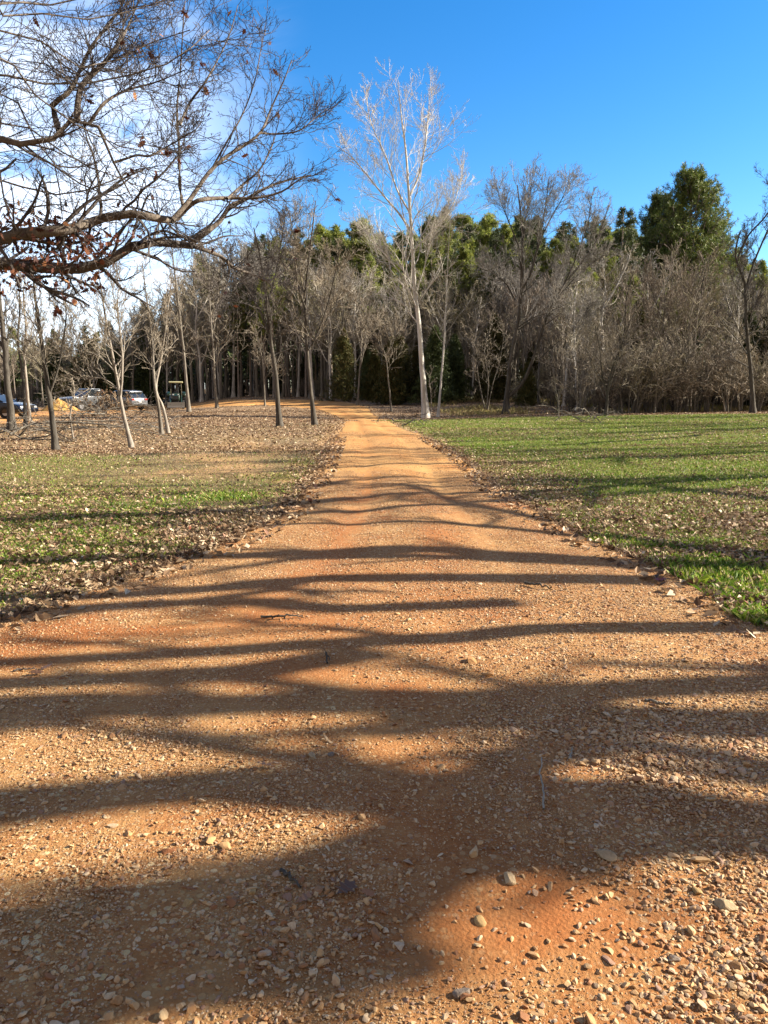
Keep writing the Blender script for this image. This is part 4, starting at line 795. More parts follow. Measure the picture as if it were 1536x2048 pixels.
def build_gravel():
    g = np.random.default_rng(31)
    def dens(x, y):                                          # patches of loose stone between bare earth
        n = fbm(x / .9 + 3, y / .9, 61); n2 = fbm(x / .25, y / .25, 62, 2)
        b = smooth(.30, .6, n) * .6 + .42 + .25 * (n2 - .5) + .5 * smooth(.4, 1.0, x) * smooth(4.2, 3.6, y) + .25 * smooth(.8, 2.5, x)
        red = redp(x, y)
        return np.clip(b - .95 * red, .03, 1)
    on = lambda x, y: (rd(x, y) < .06) & (g.uniform(0, 1, x.shape) < dens(x, y)) & in_view(x, y, 1.12)
    parts = []
    for n, y0, y1, med, sg, sub, sink in [(100000, 1.15, 3.4, .0030, .42, 1, .3), (16000, 1.15, 3.4, .0066, .42, 2, .3), (190000, 3.4, 7.5, .0042, .42, 1, .3), (7000, 3.2, 7, .0088, .33, 2, .3), (110000, 7.5, 15, .0058, .4, 1, .3), (20000, 15, 30, .009, .35, 1, .3)]:
        xy = sample(n, y0, y1, g, on); r = np.exp(g.normal(math.log(med), sg, len(xy))); parts.append(stones(xy, np.clip(r, .002, .03), g, sub, sink))
    on2 = lambda x, y: (rd(x, y) < .06) & (g.uniform(0, 1, x.shape) < dens(x, y))
    for n, y0, y1, med, sg, sd_ in [(16000, .6, 4, .0055, .45, 2.6), (9000, 4, 9, .0075, .4, 3.0)]:
        xy = sample(n, y0, y1, g, on2, side=sd_); parts.append(stones(xy, np.clip(np.exp(g.normal(math.log(med), sg, len(xy))), .002, .03), g, 1, .3))
    n = 14000; xy = np.stack([g.uniform(-4, 4, n), g.uniform(-1.5, 1.2, n)], 1); parts.append(stones(xy, np.clip(np.exp(g.normal(math.log(.006), .45, n)), .002, .03), g, 1, .3))
    # the coarse patch to the right and the loose big gravel of the near corner
    def patch(cx, cy, sx, sy, n, med, sub=2):
        xy = np.stack([g.normal(cx, sx, n), g.normal(cy, sy, n)], 1); k = rd(xy[:, 0], xy[:, 1]) < 0; xy = xy[k]; r = np.exp(g.normal(math.log(med), .32, len(xy))); parts.append(stones(xy, np.clip(r, .003, .034), g, sub, .25))
    patch(1.35, 3.15, .34, .20, 4200, .0105); patch(1.0, 1.75, .28, .28, 1900, .0098); patch(1.5, 2.1, .4, .35, 1900, .0098); patch(.35, 1.45, .3, .12, 300, .0125); patch(-.30, 1.95, .22, .16, 420, .0115); patch(-.6, 1.55, .35, .12, 300, .012); patch(2.2, 3.9, .7, .5, 3000, .0095); patch(.4, 3.4, .3, .2, 300, .010); patch(1.0, 5.4, .8, .35, 1200, .011)
    V, Fs = join(parts); return mesh('gravel', V, Fs, M['gravel'])
tag(obj('gravel', build_gravel()), 'loose tan and orange gravel strewn over the dirt road', 'gravel', kind='stuff')

def build_litter():
    g = np.random.default_rng(32); parts = []; off = lambda x, y: rd(x, y) > .0
    def c1(x, y): gg, l = zone(x, y); return off(x, y) & (g.uniform(0, 1, x.shape) < l ** 1.6)
    def pt(xy, S, lift=.25, up=.02): z = surf_z(xy[:, 0], xy[:, 1]) + g.uniform(0, 1, len(xy)) ** 2 * up + S * lift; return np.concatenate([xy, z[:, None]], 1)
    xy = sample(36000, 3.0, 10, g, c1); S = np.clip(np.exp(g.normal(math.log(.021), .38, len(xy))), .009, .05); parts.append(leaf_shapes(pt(xy, S, .3, .04), S, g, tilt=.8, curl=.9))
    xy = sample(36000, 9.5, 22, g, c1); S = g.uniform(.02, .04, len(xy)); parts.append(leaf_quads(pt(xy, S), S, g, .8))
    xy = sample(60000, 20, 60, g, c1); S = g.uniform(.035, .075, len(xy)); parts.append(leaf_quads(pt(xy, S, .12, .01), S, g, .45))
    xy = sample(9000, 56, 90, g, c1); S = g.uniform(.06, .11, len(xy)); parts.append(leaf_quads(pt(xy, S, .05, .01), S, g, .25))
    xy = sample(9000, 2.0, 14, g, c1, side=4.0); S = np.clip(np.exp(g.normal(math.log(.026), .35, len(xy))), .01, .05); parts.append(leaf_shapes(pt(xy, S, .3, .03), S, g, tilt=.7, curl=.7))
    xy = sample(14000, 14, 50, g, c1, side=9.0); S = g.uniform(.04, .08, len(xy)); parts.append(leaf_quads(pt(xy, S, .12, .01), S, g, .5))
    # a thin scatter on the grass and on the very edge of the road
    xy = sample(14000, 4, 45, g, lambda x, y: rd(x, y) > .1); S = g.uniform(.022, .045, len(xy)); parts.append(leaf_quads(pt(xy, S, .3, .03), S, g, .7))
    xy = sample(2600, 4, 26, g, lambda x, y: (rd(x, y) > -.35) & (rd(x, y) < .25)); S = g.uniform(.03, .065, len(xy)); parts.append(leaf_quads(pt(xy, S, .2, .01), S, g, .6))
    V, Fs = join(parts); tag(obj('leaf_litter', mesh('leaf_litter', V, Fs, M['litter'])), 'dry brown oak leaves lying thick along the road edges and under the trees', 'fallen leaves', kind='stuff')
build_litter()
def blades(xy, Hh, Wd, g, lean=.5):
    n = len(xy); z = surf_z(xy[:, 0], xy[:, 1]) - .003; a = g.uniform(0, 6.28, n); s = np.stack([np.cos(a), np.sin(a), 0 * a], 1); d = unit(np.stack([g.normal(0, lean, n), g.normal(0, lean, n), np.ones(n)], 1)); b = np.concatenate([xy, z[:, None]], 1)
    V = np.stack([b - s * Wd[:, None] / 2, b + s * Wd[:, None] / 2, b + d * Hh[:, None] * .6 + s * Wd[:, None] * .2, b + d * Hh[:, None] + s * 0 + np.stack([g.normal(0, .3, n), g.normal(0, .3, n), 0 * a], 1) * Hh[:, None]], 1).reshape(-1, 3)
    i = np.arange(n)[:, None] * 4; return V, np.concatenate([i + [[0, 1, 2]], i + [[0, 2, 3]]])
def build_grass():
    g = np.random.default_rng(33); parts = []; dry = []
    def c(p):
        def f(x, y): gg, l = zone(x, y); return (rd(x, y) > .05) & (g.uniform(0, 1, x.shape) < gg ** p)
        return f
    xy = sample(70000, 3, 10, g, c(1.6)); parts.append(blades(xy, g.uniform(.02, .055, len(xy)), g.uniform(.0025, .005, len(xy)), g))
    xy = sample(130000, 9, 24, g, c(1.3)); parts.append(blades(xy, g.uniform(.02, .06, len(xy)), g.uniform(.006, .012, len(xy)), g))
    xy = sample(120000, 22, 50, g, c(1.3)); parts.append(blades(xy, g.uniform(.03, .07, len(xy)), g.uniform(.012, .025, len(xy)), g))
    xy = sample(40000, 3, 14, g, c(1.6), side=4.0); parts.append(blades(xy, g.uniform(.02, .055, len(xy)), g.uniform(.005, .009, len(xy)), g))
    xy = sample(50000, 14, 50, g, c(1.3), side=10.0); parts.append(blades(xy, g.uniform(.03, .065, len(xy)), g.uniform(.012, .025, len(xy)), g))
    # lush tufts at the road's right edge
    for (u, v, n, s, h) in [(1440, 1150, 2200, .28, .11), (1380, 1125, 900, .18, .08), (1210, 1080, 900, .15, .07), (1290, 1095, 1300, .16, .08), (1530, 1240, 900, .14, .10), (1480, 1190, 800, .25, .09), (1410, 1090, 900, .14, .08), (450, 995, 1200, .35, .09), (280, 1020, 1200, .5, .07)]:
        p = gp(u, v); xy = np.stack([g.normal(p[0], s, n), g.normal(p[1], s * .8, n)], 1); xy = xy[rd(xy[:, 0], xy[:, 1]) > -.02]; parts.append(blades(xy, g.uniform(.4, 1, len(xy)) * h, g.uniform(.003, .006, len(xy)), g, .45))
    V, Fs = join(parts); tag(obj('grass', mesh('grass', V, Fs, M['blade'])), 'short bright green winter grass on both lawns', 'grass', kind='stuff')
    left = lambda x, y: (rd(x, y) > .3) & ((x < 0) | (fbm(x / 2.5, y / 1.2, 93) > .52))
    def cd(x, y): gg, l = zone(x, y); return left(x, y) & (g.uniform(0, 1, x.shape) < np.clip(gg + .2, 0, 1) * smooth(.25, .5, fbm(x / 3, y / 1.5, 91)))
    xy = sample(150000, 8, 36, g, cd); dry.append(blades(xy, g.uniform(.02, .05, len(xy)), g.uniform(.006, .014, len(xy)), g, .8))
    def cw(x, y): return (rd(x, y) > 5) & (x > 2) & (g.uniform(0, 1, x.shape) < smooth(48, 54, y) * smooth(.5, .65, fbm(x / 4, y / 4, 92)))
    xy = sample(16000, 48, 78, g, cw); dry.append(blades(xy, g.uniform(.12, .4, len(xy)), g.uniform(.015, .03, len(xy)), g, .35))
    V, Fs = join(dry); tag(obj('dry_grass', mesh('dry_grass', V, Fs, M['drygrass'])), 'straw-coloured dead grass between the green patches and at the wood edge', 'dry grass', kind='stuff')
build_grass()

# single things lying on the road
def rock(u, v, r, col, label, seed, flat=.6):
    g = np.random.default_rng(seed); p = gp(u, v); B, BF = ico(3); V = B.copy()
    for _ in range(9):
        d = unit(g.normal(0, 1, 3)); h = g.uniform(.5, .85); s = V @ d; V = V - np.clip(s - h, 0, None)[:, None] * d
    V = V * [r * 1.3, r * .95, r * flat]; o = obj('rock', mesh('rock', V, BF, col), None, (p[0], p[1], float(surf_z(p[0], p[1])) + r * flat * .30), g.uniform(0, 6.28)); tag(o, label, 'rock', 'larger stones on the road'); return o
def rockmat(n, c):
    m, t, b = newmat(n, .85, .25); q = tnoise(t, 35, 6, .7); t.links.new(ramp(t, [(.3, tuple(x * .6 for x in c)), (.6, c), (.75, tuple(min(1, x * 1.25) for x in c))], q), b.inputs['Base Color']); tbump(t, b, tnoise(t, 110, 5, .7), .5, .006); return m
RM = {k: rockmat('stone_' + k, c) for k, c in dict(orange=(.50, .26, .10), cream=(.50, .36, .20), grey=(.26, .20, .15), rust=(.34, .14, .06), yellow=(.50, .32, .13)).items()}
for i, (u, v, px, c, lab) in enumerate([(943, 1338, 20, 'orange', 'rounded orange rock resting beside a smaller dull one on the gravel'), (977, 1364, 15, 'orange', 'smaller orange stone just below the rounded rock'), (1210, 1735, 24, 'cream', 'flat pale slab of stone amid the coarse gravel'), (960, 1865, 18, 'yellow', 'yellow-tan pebble on bare red earth near the dark shade'),
      (1018, 1780, 20, 'cream', 'long pale stone at the edge of the shade'), (1392, 1806, 15, 'yellow', 'pale yellow block of stone in the coarse gravel'), (1450, 1838, 24, 'cream', 'broad cream stone in the coarse gravel'), (1470, 1960, 20, 'orange', 'round orange pebble in the near corner'), (235, 2028, 17, 'orange', 'oval tan pebble in the nearest shade'),
      (923, 2012, 19, 'grey', 'grey wedge-shaped stone by the near edge'), (376, 1828, 16, 'yellow', 'curved tan flat stone in the sunlit gravel'), (338, 1722, 15, 'rust', 'reddish wedge-shaped stone in the sunlit gravel'), (505, 1804, 12, 'yellow', 'smooth yellow pebble beside the tan curved stone'), (1133, 1577, 12, 'cream', 'pale chip beside the bent stick'), (662, 1524, 10, 'grey', 'dark chip beside the sunlit tyre print'), (625, 1528, 14, 'cream', 'pale stone beside the dark chip'), (1345, 1945, 15, 'grey', 'grey tan pebble between broad stones in the corner')]):
    p = gp(u, v); rock(u, v, px * .66 / F * math.hypot(p[1], EYE), RM[c], lab, 700 + i)

def stick(name, pts, r, mat, label, group=None, cat='stick', twigs_=0, seed=0):
    g = np.random.default_rng(seed); P = np.array(pts); c = P[0].copy(); Q = resample(P, 14); P2 = Q + g.normal(0, r * .5, Q.shape); parts = [tubes((P2 - c)[None], np.linspace(r, r * .45, 14)[None], 7)]
    if twigs_: Pc, Rc = grow((P2 - c)[None], np.linspace(r, r * .45, 14)[None], twigs_, .25, 1, (45, 12), .4, .6, 0, .1, 6, g, r * .25); parts.append(tubes(Pc, Rc, 4))
    V, Fq = join(parts); o = obj(name, mesh(name, V, Fq, mat, True), None, c); tag(o, label, cat, group); return o
def gz(u, v, lift=0.0): p = gp(u, v); return np.array([p[0], p[1], float(surf_z(p[0], p[1])) + lift])
stick('stick', [gz(1087, 1640, .008), gz(1086, 1605, .02), gz(1080, 1565, .016), gz(1083, 1530, .008)], .0045, M['twig_grey'], 'thin bent grey stick standing out on the shaded gravel', seed=1)
stick('stick', [gz(1050, 1177, .015), gz(1078, 1183, .03), gz(1103, 1187, .012)], .012, M['bark_dark'], 'short dark stick at the edge of the long shadow', seed=2)
stick('stick', [gz(520, 1247, .012), gz(560, 1249, .02), gz(608, 1247, .012)], .010, M['bark_dark'], 'dark broken twig lying crosswise on the road', twigs_=4, seed=3)
stick('stick', [gz(655, 1345, .006), gz(652, 1325, .02), gz(660, 1338, .008)], .005, M['bark_dark'], 'small dark forked twig in the sunlit strip of road', twigs_=2, seed=4)
stick('stick', [gz(1138, 1534, .006), gz(1145, 1512, .01)], .005, M['twig_grey'], 'tiny pale twig beside the coarse gravel patch', seed=5)
stick('stick', [gz(560, 1765, .006), gz(585, 1785, .014), gz(602, 1800, .006)], .007, M['bark_dark'], 'dark curled twig next to the fallen leaves', twigs_=2, seed=6)
stick('stick', [gz(1290, 1415, .008), gz(1345, 1425, .012)], .009, M['bark_grey'], 'flat bark sliver in the shaded gravel', seed=7)
stick('stick', [gz(30, 1350, .008), gz(75, 1348, .012)], .006, M['twig_dark'], 'thin straight twig beside two brown leaves', seed=8)
def one_leaf(u, v, s, mat, label, seed, n=1):
    g = np.random.default_rng(seed); p = gz(u, v, .018); V, Fs = leaf_shapes(np.zeros((1, 3)), np.array([s]), g, tilt=.35, curl=.5); o = obj('oak_leaf', mesh('oak_leaf', V, Fs, mat), None, p); tag(o, label, 'leaf', 'oak leaves lying on the gravel'); return o
brn = plain('brown_leaf', (.15, .075, .04), .6, .3); tan_ = plain('tan_leaf', (.30, .15, .075), .6, .3); red_ = plain('red_leaf', (.28, .07, .035), .55, .3)
for i, (u, v, s, m_, lab) in enumerate([(692, 1808, .055, brn, 'big lobed dark brown oak leaf in the shade'), (610, 1826, .035, tan_, 'narrow tan leaf beside the big dark one'), (736, 1815, .03, tan_, 'pale grey-brown leaf scrap right of the big leaf'), (95, 1346, .05, brn, 'curled brown leaf standing upright at the end of a thin twig'), (73, 1358, .045, brn, 'dark flat leaf beside the curled one'),
      (1320, 1165, .07, red_, 'reddish oak leaf at the corner of the grass tuft'), (1500, 1215, .08, red_, 'red-brown oak leaf on the verge by the green tuft'), (1525, 1230, .07, red_, 'deep red leaf against the verge'), (862, 1100, .06, tan_, 'tan leaf on the long shadow across the road'), (528, 1555, .05, tan_, 'thin tan leaf in the band of shade'), (1380, 1165, .07, tan_, 'tan leaf tucked into the green tuft')]):
    one_leaf(u, v, s, m_, lab, 800 + i)

# fallen branches and brush
def heap(name, u, v, n, ln, hh, label, cat, seed, mat, spread=1.0, leaves=0):
    g = np.random.default_rng(seed); b = gp(u, v); P = []; R = []
    for i in range(n):
        a = g.normal(0, .6) + (math.pi if g.uniform() < .5 else 0); l = ln * g.uniform(.4, 1); c = np.array([g.normal(0, spread), g.normal(0, spread * .5), g.uniform(.05, hh)]); d = np.array([math.cos(a), math.sin(a), g.normal(.12, .22)]); q = [c + d * l * (t - .4) + [0, 0, .2 * math.sin(t * 3)] + g.normal(0, .04, 3) for t in np.linspace(0, 1, 8)]; q = np.array(q); q[:, 2] = np.maximum(q[:, 2], .02); P.append(q); R.append(np.linspace(g.uniform(.012, .04), .006, 8))
    P = np.array(P); R = np.array(R); parts = [tubes(P, R, 5)]; P1, R1 = grow(P, R, 7, .3, 1, (38, 14), .5, .6, .2, .12, 6, g, .007); P1[..., 2] = np.maximum(P1[..., 2], .02); parts.append(tubes(P1, R1, 3)); P2, R2 = grow(P1, R1, 3, .2, 1, (38, 14), .5, .6, .1, .14, 4, g, .006); P2[..., 2] = np.maximum(P2[..., 2], .02); parts.append(tubes(P2, R2, 3))
    V, Fq = join(parts); r = obj(name, None, None, b); tag(r, label, cat); obj('branches', mesh('branches', V, Fq, mat), r)
    if leaves:
        C = P2[g.integers(0, len(P2), leaves), -1]; V2, F2 = leaf_shapes(C, g.uniform(.06, .12, leaves), g, hang=True); obj('leaves', mesh('leaves', V2, F2, M['litter']), r)
    return r
heap('brush_pile', 200, 848, 16, 4.0, .8, 'tangled grey brush pile of cut branches before the pickup truck', 'brush pile', 901, M['bark_grey'], 1.1)
heap('fallen_branch', 150, 880, 6, 5.0, .5, 'long fallen limbs sprawled on the leaves left of the slim pale tree', 'branch', 902, M['bark_grey'], 1.2)
heap('fallen_branch', 300, 862, 5, 2.4, .5, 'arching fallen twigs near the crossing trunks', 'branch', 903, M['bark_light'], .7)
heap('fallen_branch', 60, 880, 8, 3.0, .4, 'low grey fallen branches under the thick dark trunk', 'branch', 904, M['bark_grey'], .8)
heap('leafy_brush_pile', 197, 832, 14, 2.0, 1.3, 'cut brush with dull leaves heaped against the pickup truck', 'brush pile', 905, M['bark_grey'], .7, 1500)
heap('fallen_branch', 1180, 845, 9, 2.4, .5, 'pale dead branches at the back edge of the lawn', 'branch', 907, M['bark_grey'], 1.0)
heap('fallen_branch', 920, 800, 7, 3.5, .4, 'pale logs and sticks on the leaf litter behind the sycamore', 'branch', 908, M['bark_light'], .7)
heap('fallen_branch', 806, 852, 5, 1.6, .2, 'dark sticks dropped beside the crest of the road', 'branch', 909, M['twig_dark'], .6)
def sapling(u, v, h, r, label, seed):
    g = np.random.default_rng(seed); b = gp(u, v); P = np.array([[0, 0, -.05], [g.normal(0, .05), 0, h * .4], [g.normal(0, .12), 0, h * .75], [g.normal(0, .2), 0, h]]); tm, cm = bare_tree(seed, [(P, r, .012)], cfg(n1=10, t0=.35, l1=.3, rmin=.007, n2=5, n3=4, up=.8), M['bark_light'], tg); tree_obj('sapling', tm, cm, b, label, 'young tree')
for i, (u, v, h, lab) in enumerate([(1117, 834, 2.4, 'short pale broken sapling at the back of the lawn'), (1124, 830, 6.5, 'thin pale sapling beside the broken one'), (147, 878, 2.0, 'thin upright sapling before the brush pile'), (1382, 800, 7, 'white-stemmed sapling glinting in the thicket'), (1400, 806, 6, 'second white stem glinting in the thicket, leaning more'), (1412, 806, 6, 'third white stem in the thicket, nearly upright'), (900, 790, 8, 'pale sapling past the slender birch-like trunk'), (862, 830, 3.2, 'thin sprout at the very foot of the sycamore')]): sapling(u, v, h, .030, lab, 950 + i)

# ------------------------------------------------------------------ dirt pile and vehicles
def dirt_pile():
    b = gp(118, 823); th = np.linspace(0, 2 * np.pi, 49)[:-1]; rs = np.linspace(0, 1, 22); V = []
    for r in rs:
        x = r * np.cos(th) * 1.75 * (1 + .12 * np.sin(3 * th + 1)); y = r * np.sin(th) * 1.5; z = 1.15 * (1 - r) ** .9 * (1 + .2 * (fbm(x * 1.5 + 9, y * 1.5, 5) - .5)) - .08 * r + .10 * (fbm(x * 4, y * 4, 8) - .5) * (1 - r) * 2 * min(1, r * 4); V.append(np.stack([x, y, z], 1))
    V = np.concatenate(V); i = np.arange(21)[:, None] * 48 + np.arange(48)[None]; j = np.arange(21)[:, None] * 48 + (np.arange(48)[None] + 1) % 48
    m, t, bb = newmat('sand', .95, .1); n = tnoise(t, 3, 5, .7); t.links.new(ramp(t, [(.35, (.46, .20, .07)), (.55, (.62, .40, .13))], n), bb.inputs['Base Color']); tbump(t, bb, tnoise(t, 25, 5), .7, .04)
    tag(obj('dirt_pile', mesh('dirt_pile', V, np.stack([i, i + 48, j + 48, j], -1).reshape(-1, 4), m, True), None, b), 'orange-yellow heap of fresh dirt between the dark trunk and the pickup', 'dirt pile')
dirt_pile()
glass = plain('car_glass', (.015, .02, .025), .06, .8); tyre_m = plain('tyre', (.02, .02, .02), .8, .2); rim_m = plain('rim', (.45, .46, .48), .3, .6, .8); blk = plain('black_trim', (.02, .02, .022), .5, .4); tail = plain('tail_lamp', (.35, .015, .012), .2, .6); headm = plain('head_lamp', (.75, .76, .74), .1, .8)
def prof_body(prof, w, inset=.10, round_=.06):
    """side outline (x,z) carried across the width w with rounded flanks"""
    P = np.array(prof, float); c = P.mean(0); ys = [-w / 2, -w / 2 + round_ * .4, -w / 2 + round_ * 1.6, 0, w / 2 - round_ * 1.6, w / 2 - round_ * .4, w / 2]; k = [1 - inset, 1 - inset * .35, 1, 1, 1, 1 - inset * .35, 1 - inset]
    V = np.concatenate([np.stack([c[0] + (P[:, 0] - c[0]) * (1 - (1 - s) * .4), np.full(len(P), y), c[1] + (P[:, 1] - c[1]) * s], 1) for y, s in zip(ys, k)]); n = len(P); i = np.arange(6)[:, None] * n + np.arange(n)[None]; j = np.arange(6)[:, None] * n + (np.arange(n)[None] + 1) % n
    return V, [np.stack([i, j, j + n, i + n], -1).reshape(-1, 4), np.array([list(range(n))[::-1]]), np.array([[6 * n + q for q in range(n)]])]
def box(c, s):
    V = np.array([[x, y, z] for x in (-.5, .5) for y in (-.5, .5) for z in (-.5, .5)]) * s + c; return V, np.array([[0, 1, 3, 2], [4, 6, 7, 5], [0, 4, 5, 1], [2, 3, 7, 6], [0, 2, 6, 4], [1, 5, 7, 3]])
def bevel(o, w=.02, seg=2): m = o.modifiers.new('bevel', 'BEVEL'); m.width = w; m.segments = seg; m.limit_method = 'ANGLE'; return o
def part(name, geo, mat, parent, sm=False, bv=0): V, Fs = geo; o = obj(name, mesh(name, V, Fs, mat, sm), parent); return bevel(o, bv) if bv else o
def disc_ring(r0, r1, w, c, n=24):
    th = np.linspace(0, 2 * np.pi, n + 1)[:-1]; ring = [(r0, -w / 2), (r1 * .93, -w / 2), (r1, -w / 3), (r1, w / 3), (r1 * .93, w / 2), (r0, w / 2)]; V = np.concatenate([np.stack([c[0] + r * np.cos(th), np.full(n, c[1] + y), c[2] + r * np.sin(th)], 1) for r, y in ring]); Fs = []
    for a in range(6): b = (a + 1) % 6; i = np.arange(n); j = (i + 1) % n; Fs.append(np.stack([a * n + i, a * n + j, b * n + j, b * n + i], 1))
    return V, [np.concatenate(Fs)]
def wheel(parent, x, y, r, w=.22):
    t = part('wheel', disc_ring(r * .62, r, w, (x, y, r)), tyre_m, parent, True); s = 1 if y > 0 else -1
    V, Fs = disc_ring(r * .12, r * .63, w * .7, (x, y + s * .02, r)); parts = [(V, Fs[0])]
    for k in range(5): a = k * 1.2566; bx = box((0, 0, 0), (r * .95, .03, r * .12)); ca, sa = math.cos(a), math.sin(a); v = bx[0]; v = np.stack([v[:, 0] * ca - v[:, 2] * sa + x, v[:, 1] + y + s * w * .38, v[:, 0] * sa + v[:, 2] * ca + r], 1); parts.append((v, bx[1]))
    Vj, Fj = join(parts); obj('rim', mesh('rim', Vj, Fj, rim_m), t); return t
def make_car(name, loc, rz, paint, label, cat, kind):
    root = obj(name, None, None, loc, rz); tag(root, label, cat); pm = plain(name + '_paint', paint, .28, .5, .55, .6)
    if kind == 'suv':
        L_, Wd = 4.5, 1.82; wb = 1.32; r = .34
        body = [(-2.22, .45), (-2.25, .80), (-2.18, 1.05), (-1.2, 1.08), (.7, 1.04), (1.55, .98), (2.1, .86), (2.24, .62), (2.2, .36), (1.75, .26), (-1.75, .26), (-2.15, .34)]
        cab = [(-2.12, 1.04), (-1.95, 1.35), (-1.65, 1.62), (-.9, 1.70), (.1, 1.67), (.55, 1.50), (1.18, 1.02)]
        roof = [(-1.92, 1.55), (-1.66, 1.655), (-.9, 1.735), (.1, 1.70), (.42, 1.60), (.1, 1.655), (-.9, 1.69), (-1.62, 1.60)]
    elif kind == 'sedan':
        L_, Wd = 4.8, 1.84; wb = 1.4; r = .33
        body = [(-2.38, .48), (-2.40, .82), (-2.28, .98), (-1.5, 1.00), (.8, .98), (1.7, .90), (2.25, .76), (2.40, .56), (2.34, .34), (1.8, .24), (-1.8, .24), (-2.3, .34)]
        cab = [(-1.95, .97), (-1.45, 1.28), (-.9, 1.44), (-.1, 1.46), (.35, 1.36), (1.2, .95)]
        roof = [(-1.2, 1.36), (-.9, 1.465), (-.1, 1.49), (.3, 1.39), (-.1, 1.44), (-.9, 1.42)]
    else:
        L_, Wd = 5.6, 1.95; wb = 1.75; r = .40
        body = [(-2.78, .62), (-2.80, 1.20), (-.75, 1.22), (-.7, 1.25), (1.2, 1.24), (2.45, 1.16), (2.75, 1.02), (2.80, .60), (2.5, .42), (-2.6, .46)]
        cab = [(-.85, 1.20), (-.72, 1.72), (-.3, 1.86), (.6, 1.86), (.85, 1.72), (1.45, 1.20)]
        roof = [(-.76, 1.76), (-.3, 1.90), (.6, 1.90), (.85, 1.78), (.6, 1.85), (-.3, 1.85)]
    part('body', prof_body(body, Wd), pm, root, True, .03); part('window_glass', prof_body(cab, Wd * .86, .06, .10), glass, root, False, .03); part('roof', prof_body(roof, Wd * .80, .1, .1), pm, root, True)
    P = np.array(cab); pil = []                               # pillars in the body colour
    for s in (-1, 1):
        for q in ([P[-2], P[-1]], [P[0], P[1]], [np.array([(P[0, 0] + P[-1, 0]) / 2 - .1, P[0, 1]]), np.array([(P[0, 0] + P[-1, 0]) / 2 - .12, P[len(P) // 2, 1] - .02])]):
            pil.append(tubes(np.array([[[q[0][0], s * Wd * .425, q[0][1]], [(q[0][0] + q[1][0]) / 2, s * Wd * .422, (q[0][1] + q[1][1]) / 2], [q[1][0], s * Wd * .40, q[1][1]]]]), np.array([[.035] * 3]), 5))
    V, Fq = join(pil); obj('pillars', mesh('pillars', V, Fq, pm), root)
    for x in (-wb, wb):
        for s in (-1, 1): wheel(root, x, s * (Wd / 2 - .10), r)
    V, Fs = join([disc_ring(r * 1.0, r * 1.18, .06, (x, s * (Wd / 2 - .005), r + .02)) for x in (-wb, wb) for s in (-1, 1)]); obj('wheel_arch', mesh('wheel_arch', V, Fs, blk), root)
    xb = body[1][0]; xf = max(p[0] for p in body); zb = .92 if kind != 'sedan' else .78
    for s in (-1, 1):
        part('tail_light', box((xb + .03, s * (Wd / 2 - .22), zb), (.08, .32, .16)), tail, root, False, .02); part('headlight', box((xf - .10, s * (Wd / 2 - .28), zb - .14), (.14, .34, .14)), headm, root, False, .03); part('side_mirror', box((cab[-1][0] - .35, s * (Wd / 2 + .04), cab[0][1] + .08), (.14, .20, .14)), pm, root, False, .03)
        for x in (-.35, .55) if kind != 'pickup' else (.3,): part('door_handle', box((x - .2, s * (Wd / 2 + .005), cab[0][1] - .10), (.16, .03, .035)), blk, root)
    part('rear_bumper', box((xb + .02, 0, .47), (.16, Wd * .92, .20)), blk if kind == 'suv' else pm, root, False, .04); part('front_bumper', box((xf - .04, 0, .46), (.16, Wd * .92, .22)), rim_m if kind == 'pickup' else pm, root, False, .04)
    part('number_plate', box((xb - .02, 0, .72), (.02, .34, .15)), headm, root); part('grille', box((xf + .0, 0, .68 if kind != 'pickup' else .86), (.04, Wd * .5, .16 if kind != 'pickup' else .28)), blk, root)
    if kind == 'pickup': part('bed_liner', box((-1.78, 0, 1.215), (1.9, Wd * .82, .03)), blk, root)
    return root
def yz(x, y): return float(H0(x, y)) + .085
def place(u, v): p = gp(u, v); return p[0], p[1]
x, y = place(247, 821); make_car('silver_car', (x, y, yz(x, y)), math.radians(148), (.24, .255, .28), 'silver hatchback seen from behind, parked beside the dark tree line', 'car', 'suv')
x, y = place(186, 826); x, y = -26.2, 67.5; make_car('pickup_truck', (x, y, yz(x, y)), math.radians(238), (.17, .18, .19), 'pale grey pickup truck mostly hidden behind a leafy brush pile', 'truck', 'pickup')
x, y = place(-12, 838); make_car('blue_car', (x, y, yz(x, y)), math.radians(-8), (.008, .012, .026), 'dark blue car with its bonnet just showing behind the thick trunk', 'car', 'sedan')

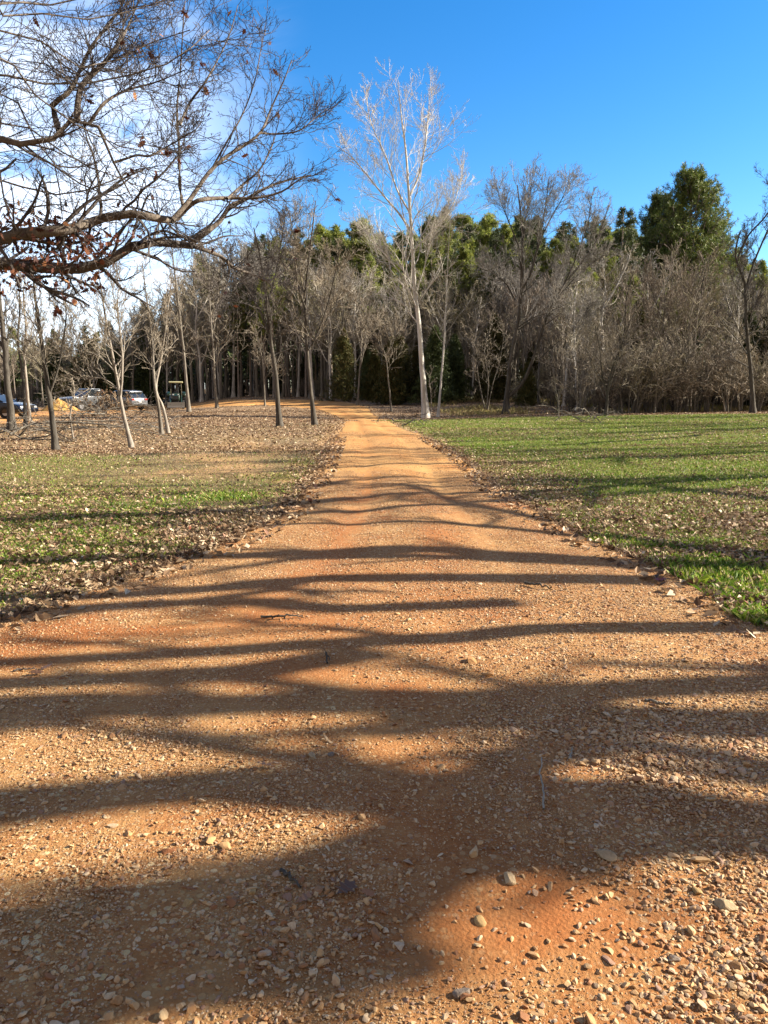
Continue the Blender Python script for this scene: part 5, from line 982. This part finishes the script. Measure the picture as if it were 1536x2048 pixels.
def tractor(loc, rz):
    root = obj('tractor', None, None, loc, rz); tag(root, 'green tractor with a yellow canopy, standing in the orange yard between two trunks', 'tractor')
    gm = plain('green_paint', (.010, .035, .020), .4, .5, 0, .3); ym = plain('yellow_paint', (.46, .42, .22), .4, .5); mm = plain('worn_steel', (.13, .11, .09), .6, .4, .3); dr = plain('dusty_rim', (.10, .085, .05), .7, .3)
    part('hood', prof_body([(.3, .95), (.3, 1.52), (1.5, 1.45), (2.05, 1.28), (2.12, .95), (2.05, .78), (.4, .78)], .72, .1, .12), gm, root, True, .03); part('grille', box((2.13, 0, 1.08), (.03, .5, .36)), blk, root)
    part('chassis', join([box((.7, 0, .72), (2.6, .42, .28)), box((-.65, 0, .78), (.6, .6, .5))]), blk, root, False, .03)
    for s in (-1, 1):
        w = part('rear_wheel', disc_ring(.40, .76, .42, (-.72, s * .78, .76), 32), tyre_m, root, True); obj('rim', mesh('rim', *disc_ring(.05, .42, .2, (-.72, s * .80, .76), 24), dr), w)
        V, Fs = join([box((-.72 + .76 * math.cos(a), s * .78, .76 + .76 * math.sin(a)), (.06, .40, .06)) for a in np.linspace(0, 6.28, 25)[:-1]]); obj('tread', mesh('tread', V, Fs, tyre_m), w)
        w = part('front_wheel', disc_ring(.22, .42, .24, (1.55, s * .66, .42), 24), tyre_m, root, True); obj('rim', mesh('rim', *disc_ring(.03, .23, .12, (1.55, s * .68, .42), 20), dr), w)
        part('fender', prof_body([(-1.35, 1.15), (-1.2, 1.52), (-.7, 1.66), (-.15, 1.50), (-.02, 1.15), (-.1, 1.15), (-.22, 1.44), (-.7, 1.59), (-1.14, 1.45), (-1.28, 1.15)], .34), gm, root, True).location = (0, s * .74, 0)
        part('headlight', box((2.12, s * .24, 1.36), (.06, .14, .10)), headm, root, False, .02)
        for x in (-1.05, .15): part('canopy_post', tubes(np.array([[[x, s * .52, 1.0], [x, s * .52, 1.8], [x, s * .50, 2.52]]]), np.array([[.03] * 3]), 8), dr, root, True)
        part('loader_arm', tubes(np.array([[[.2, s * .50, 1.25], [1.2, s * .52, 1.22], [2.2, s * .52, .75], [2.55, s * .52, .40]]]), np.array([[.06] * 4]), 6), gm, root, True)
    part('canopy', prof_body([(-1.25, 2.50), (-1.25, 2.60), (-1.1, 2.66), (.25, 2.66), (.40, 2.60), (.40, 2.50)], 1.34, .05, .06), ym, root, True, .02)
    part('seat', join([box((-.62, 0, 1.18), (.46, .48, .12)), box((-.86, 0, 1.45), (.10, .46, .46))]), blk, root, False, .04); part('steering_wheel', disc_ring(.15, .19, .03, (.08, 0, 1.62), 20), blk, root)
    part('bucket', prof_body([(2.50, .12), (2.45, .60), (2.50, .64), (2.62, .30), (3.0, .14), (3.0, .10)], 1.62, .02, .02), mm, root, False, .01)
    part('exhaust_pipe', tubes(np.array([[[1.2, .22, 1.45], [1.2, .22, 1.8], [1.2, .22, 2.1]]]), np.array([[.035] * 3]), 8), blk, root, True)
    return root
x, y = -19.7, 71.5; tractor((x, y, yz(x, y) - .03), math.radians(-76)).scale = (.95, .95, .95)
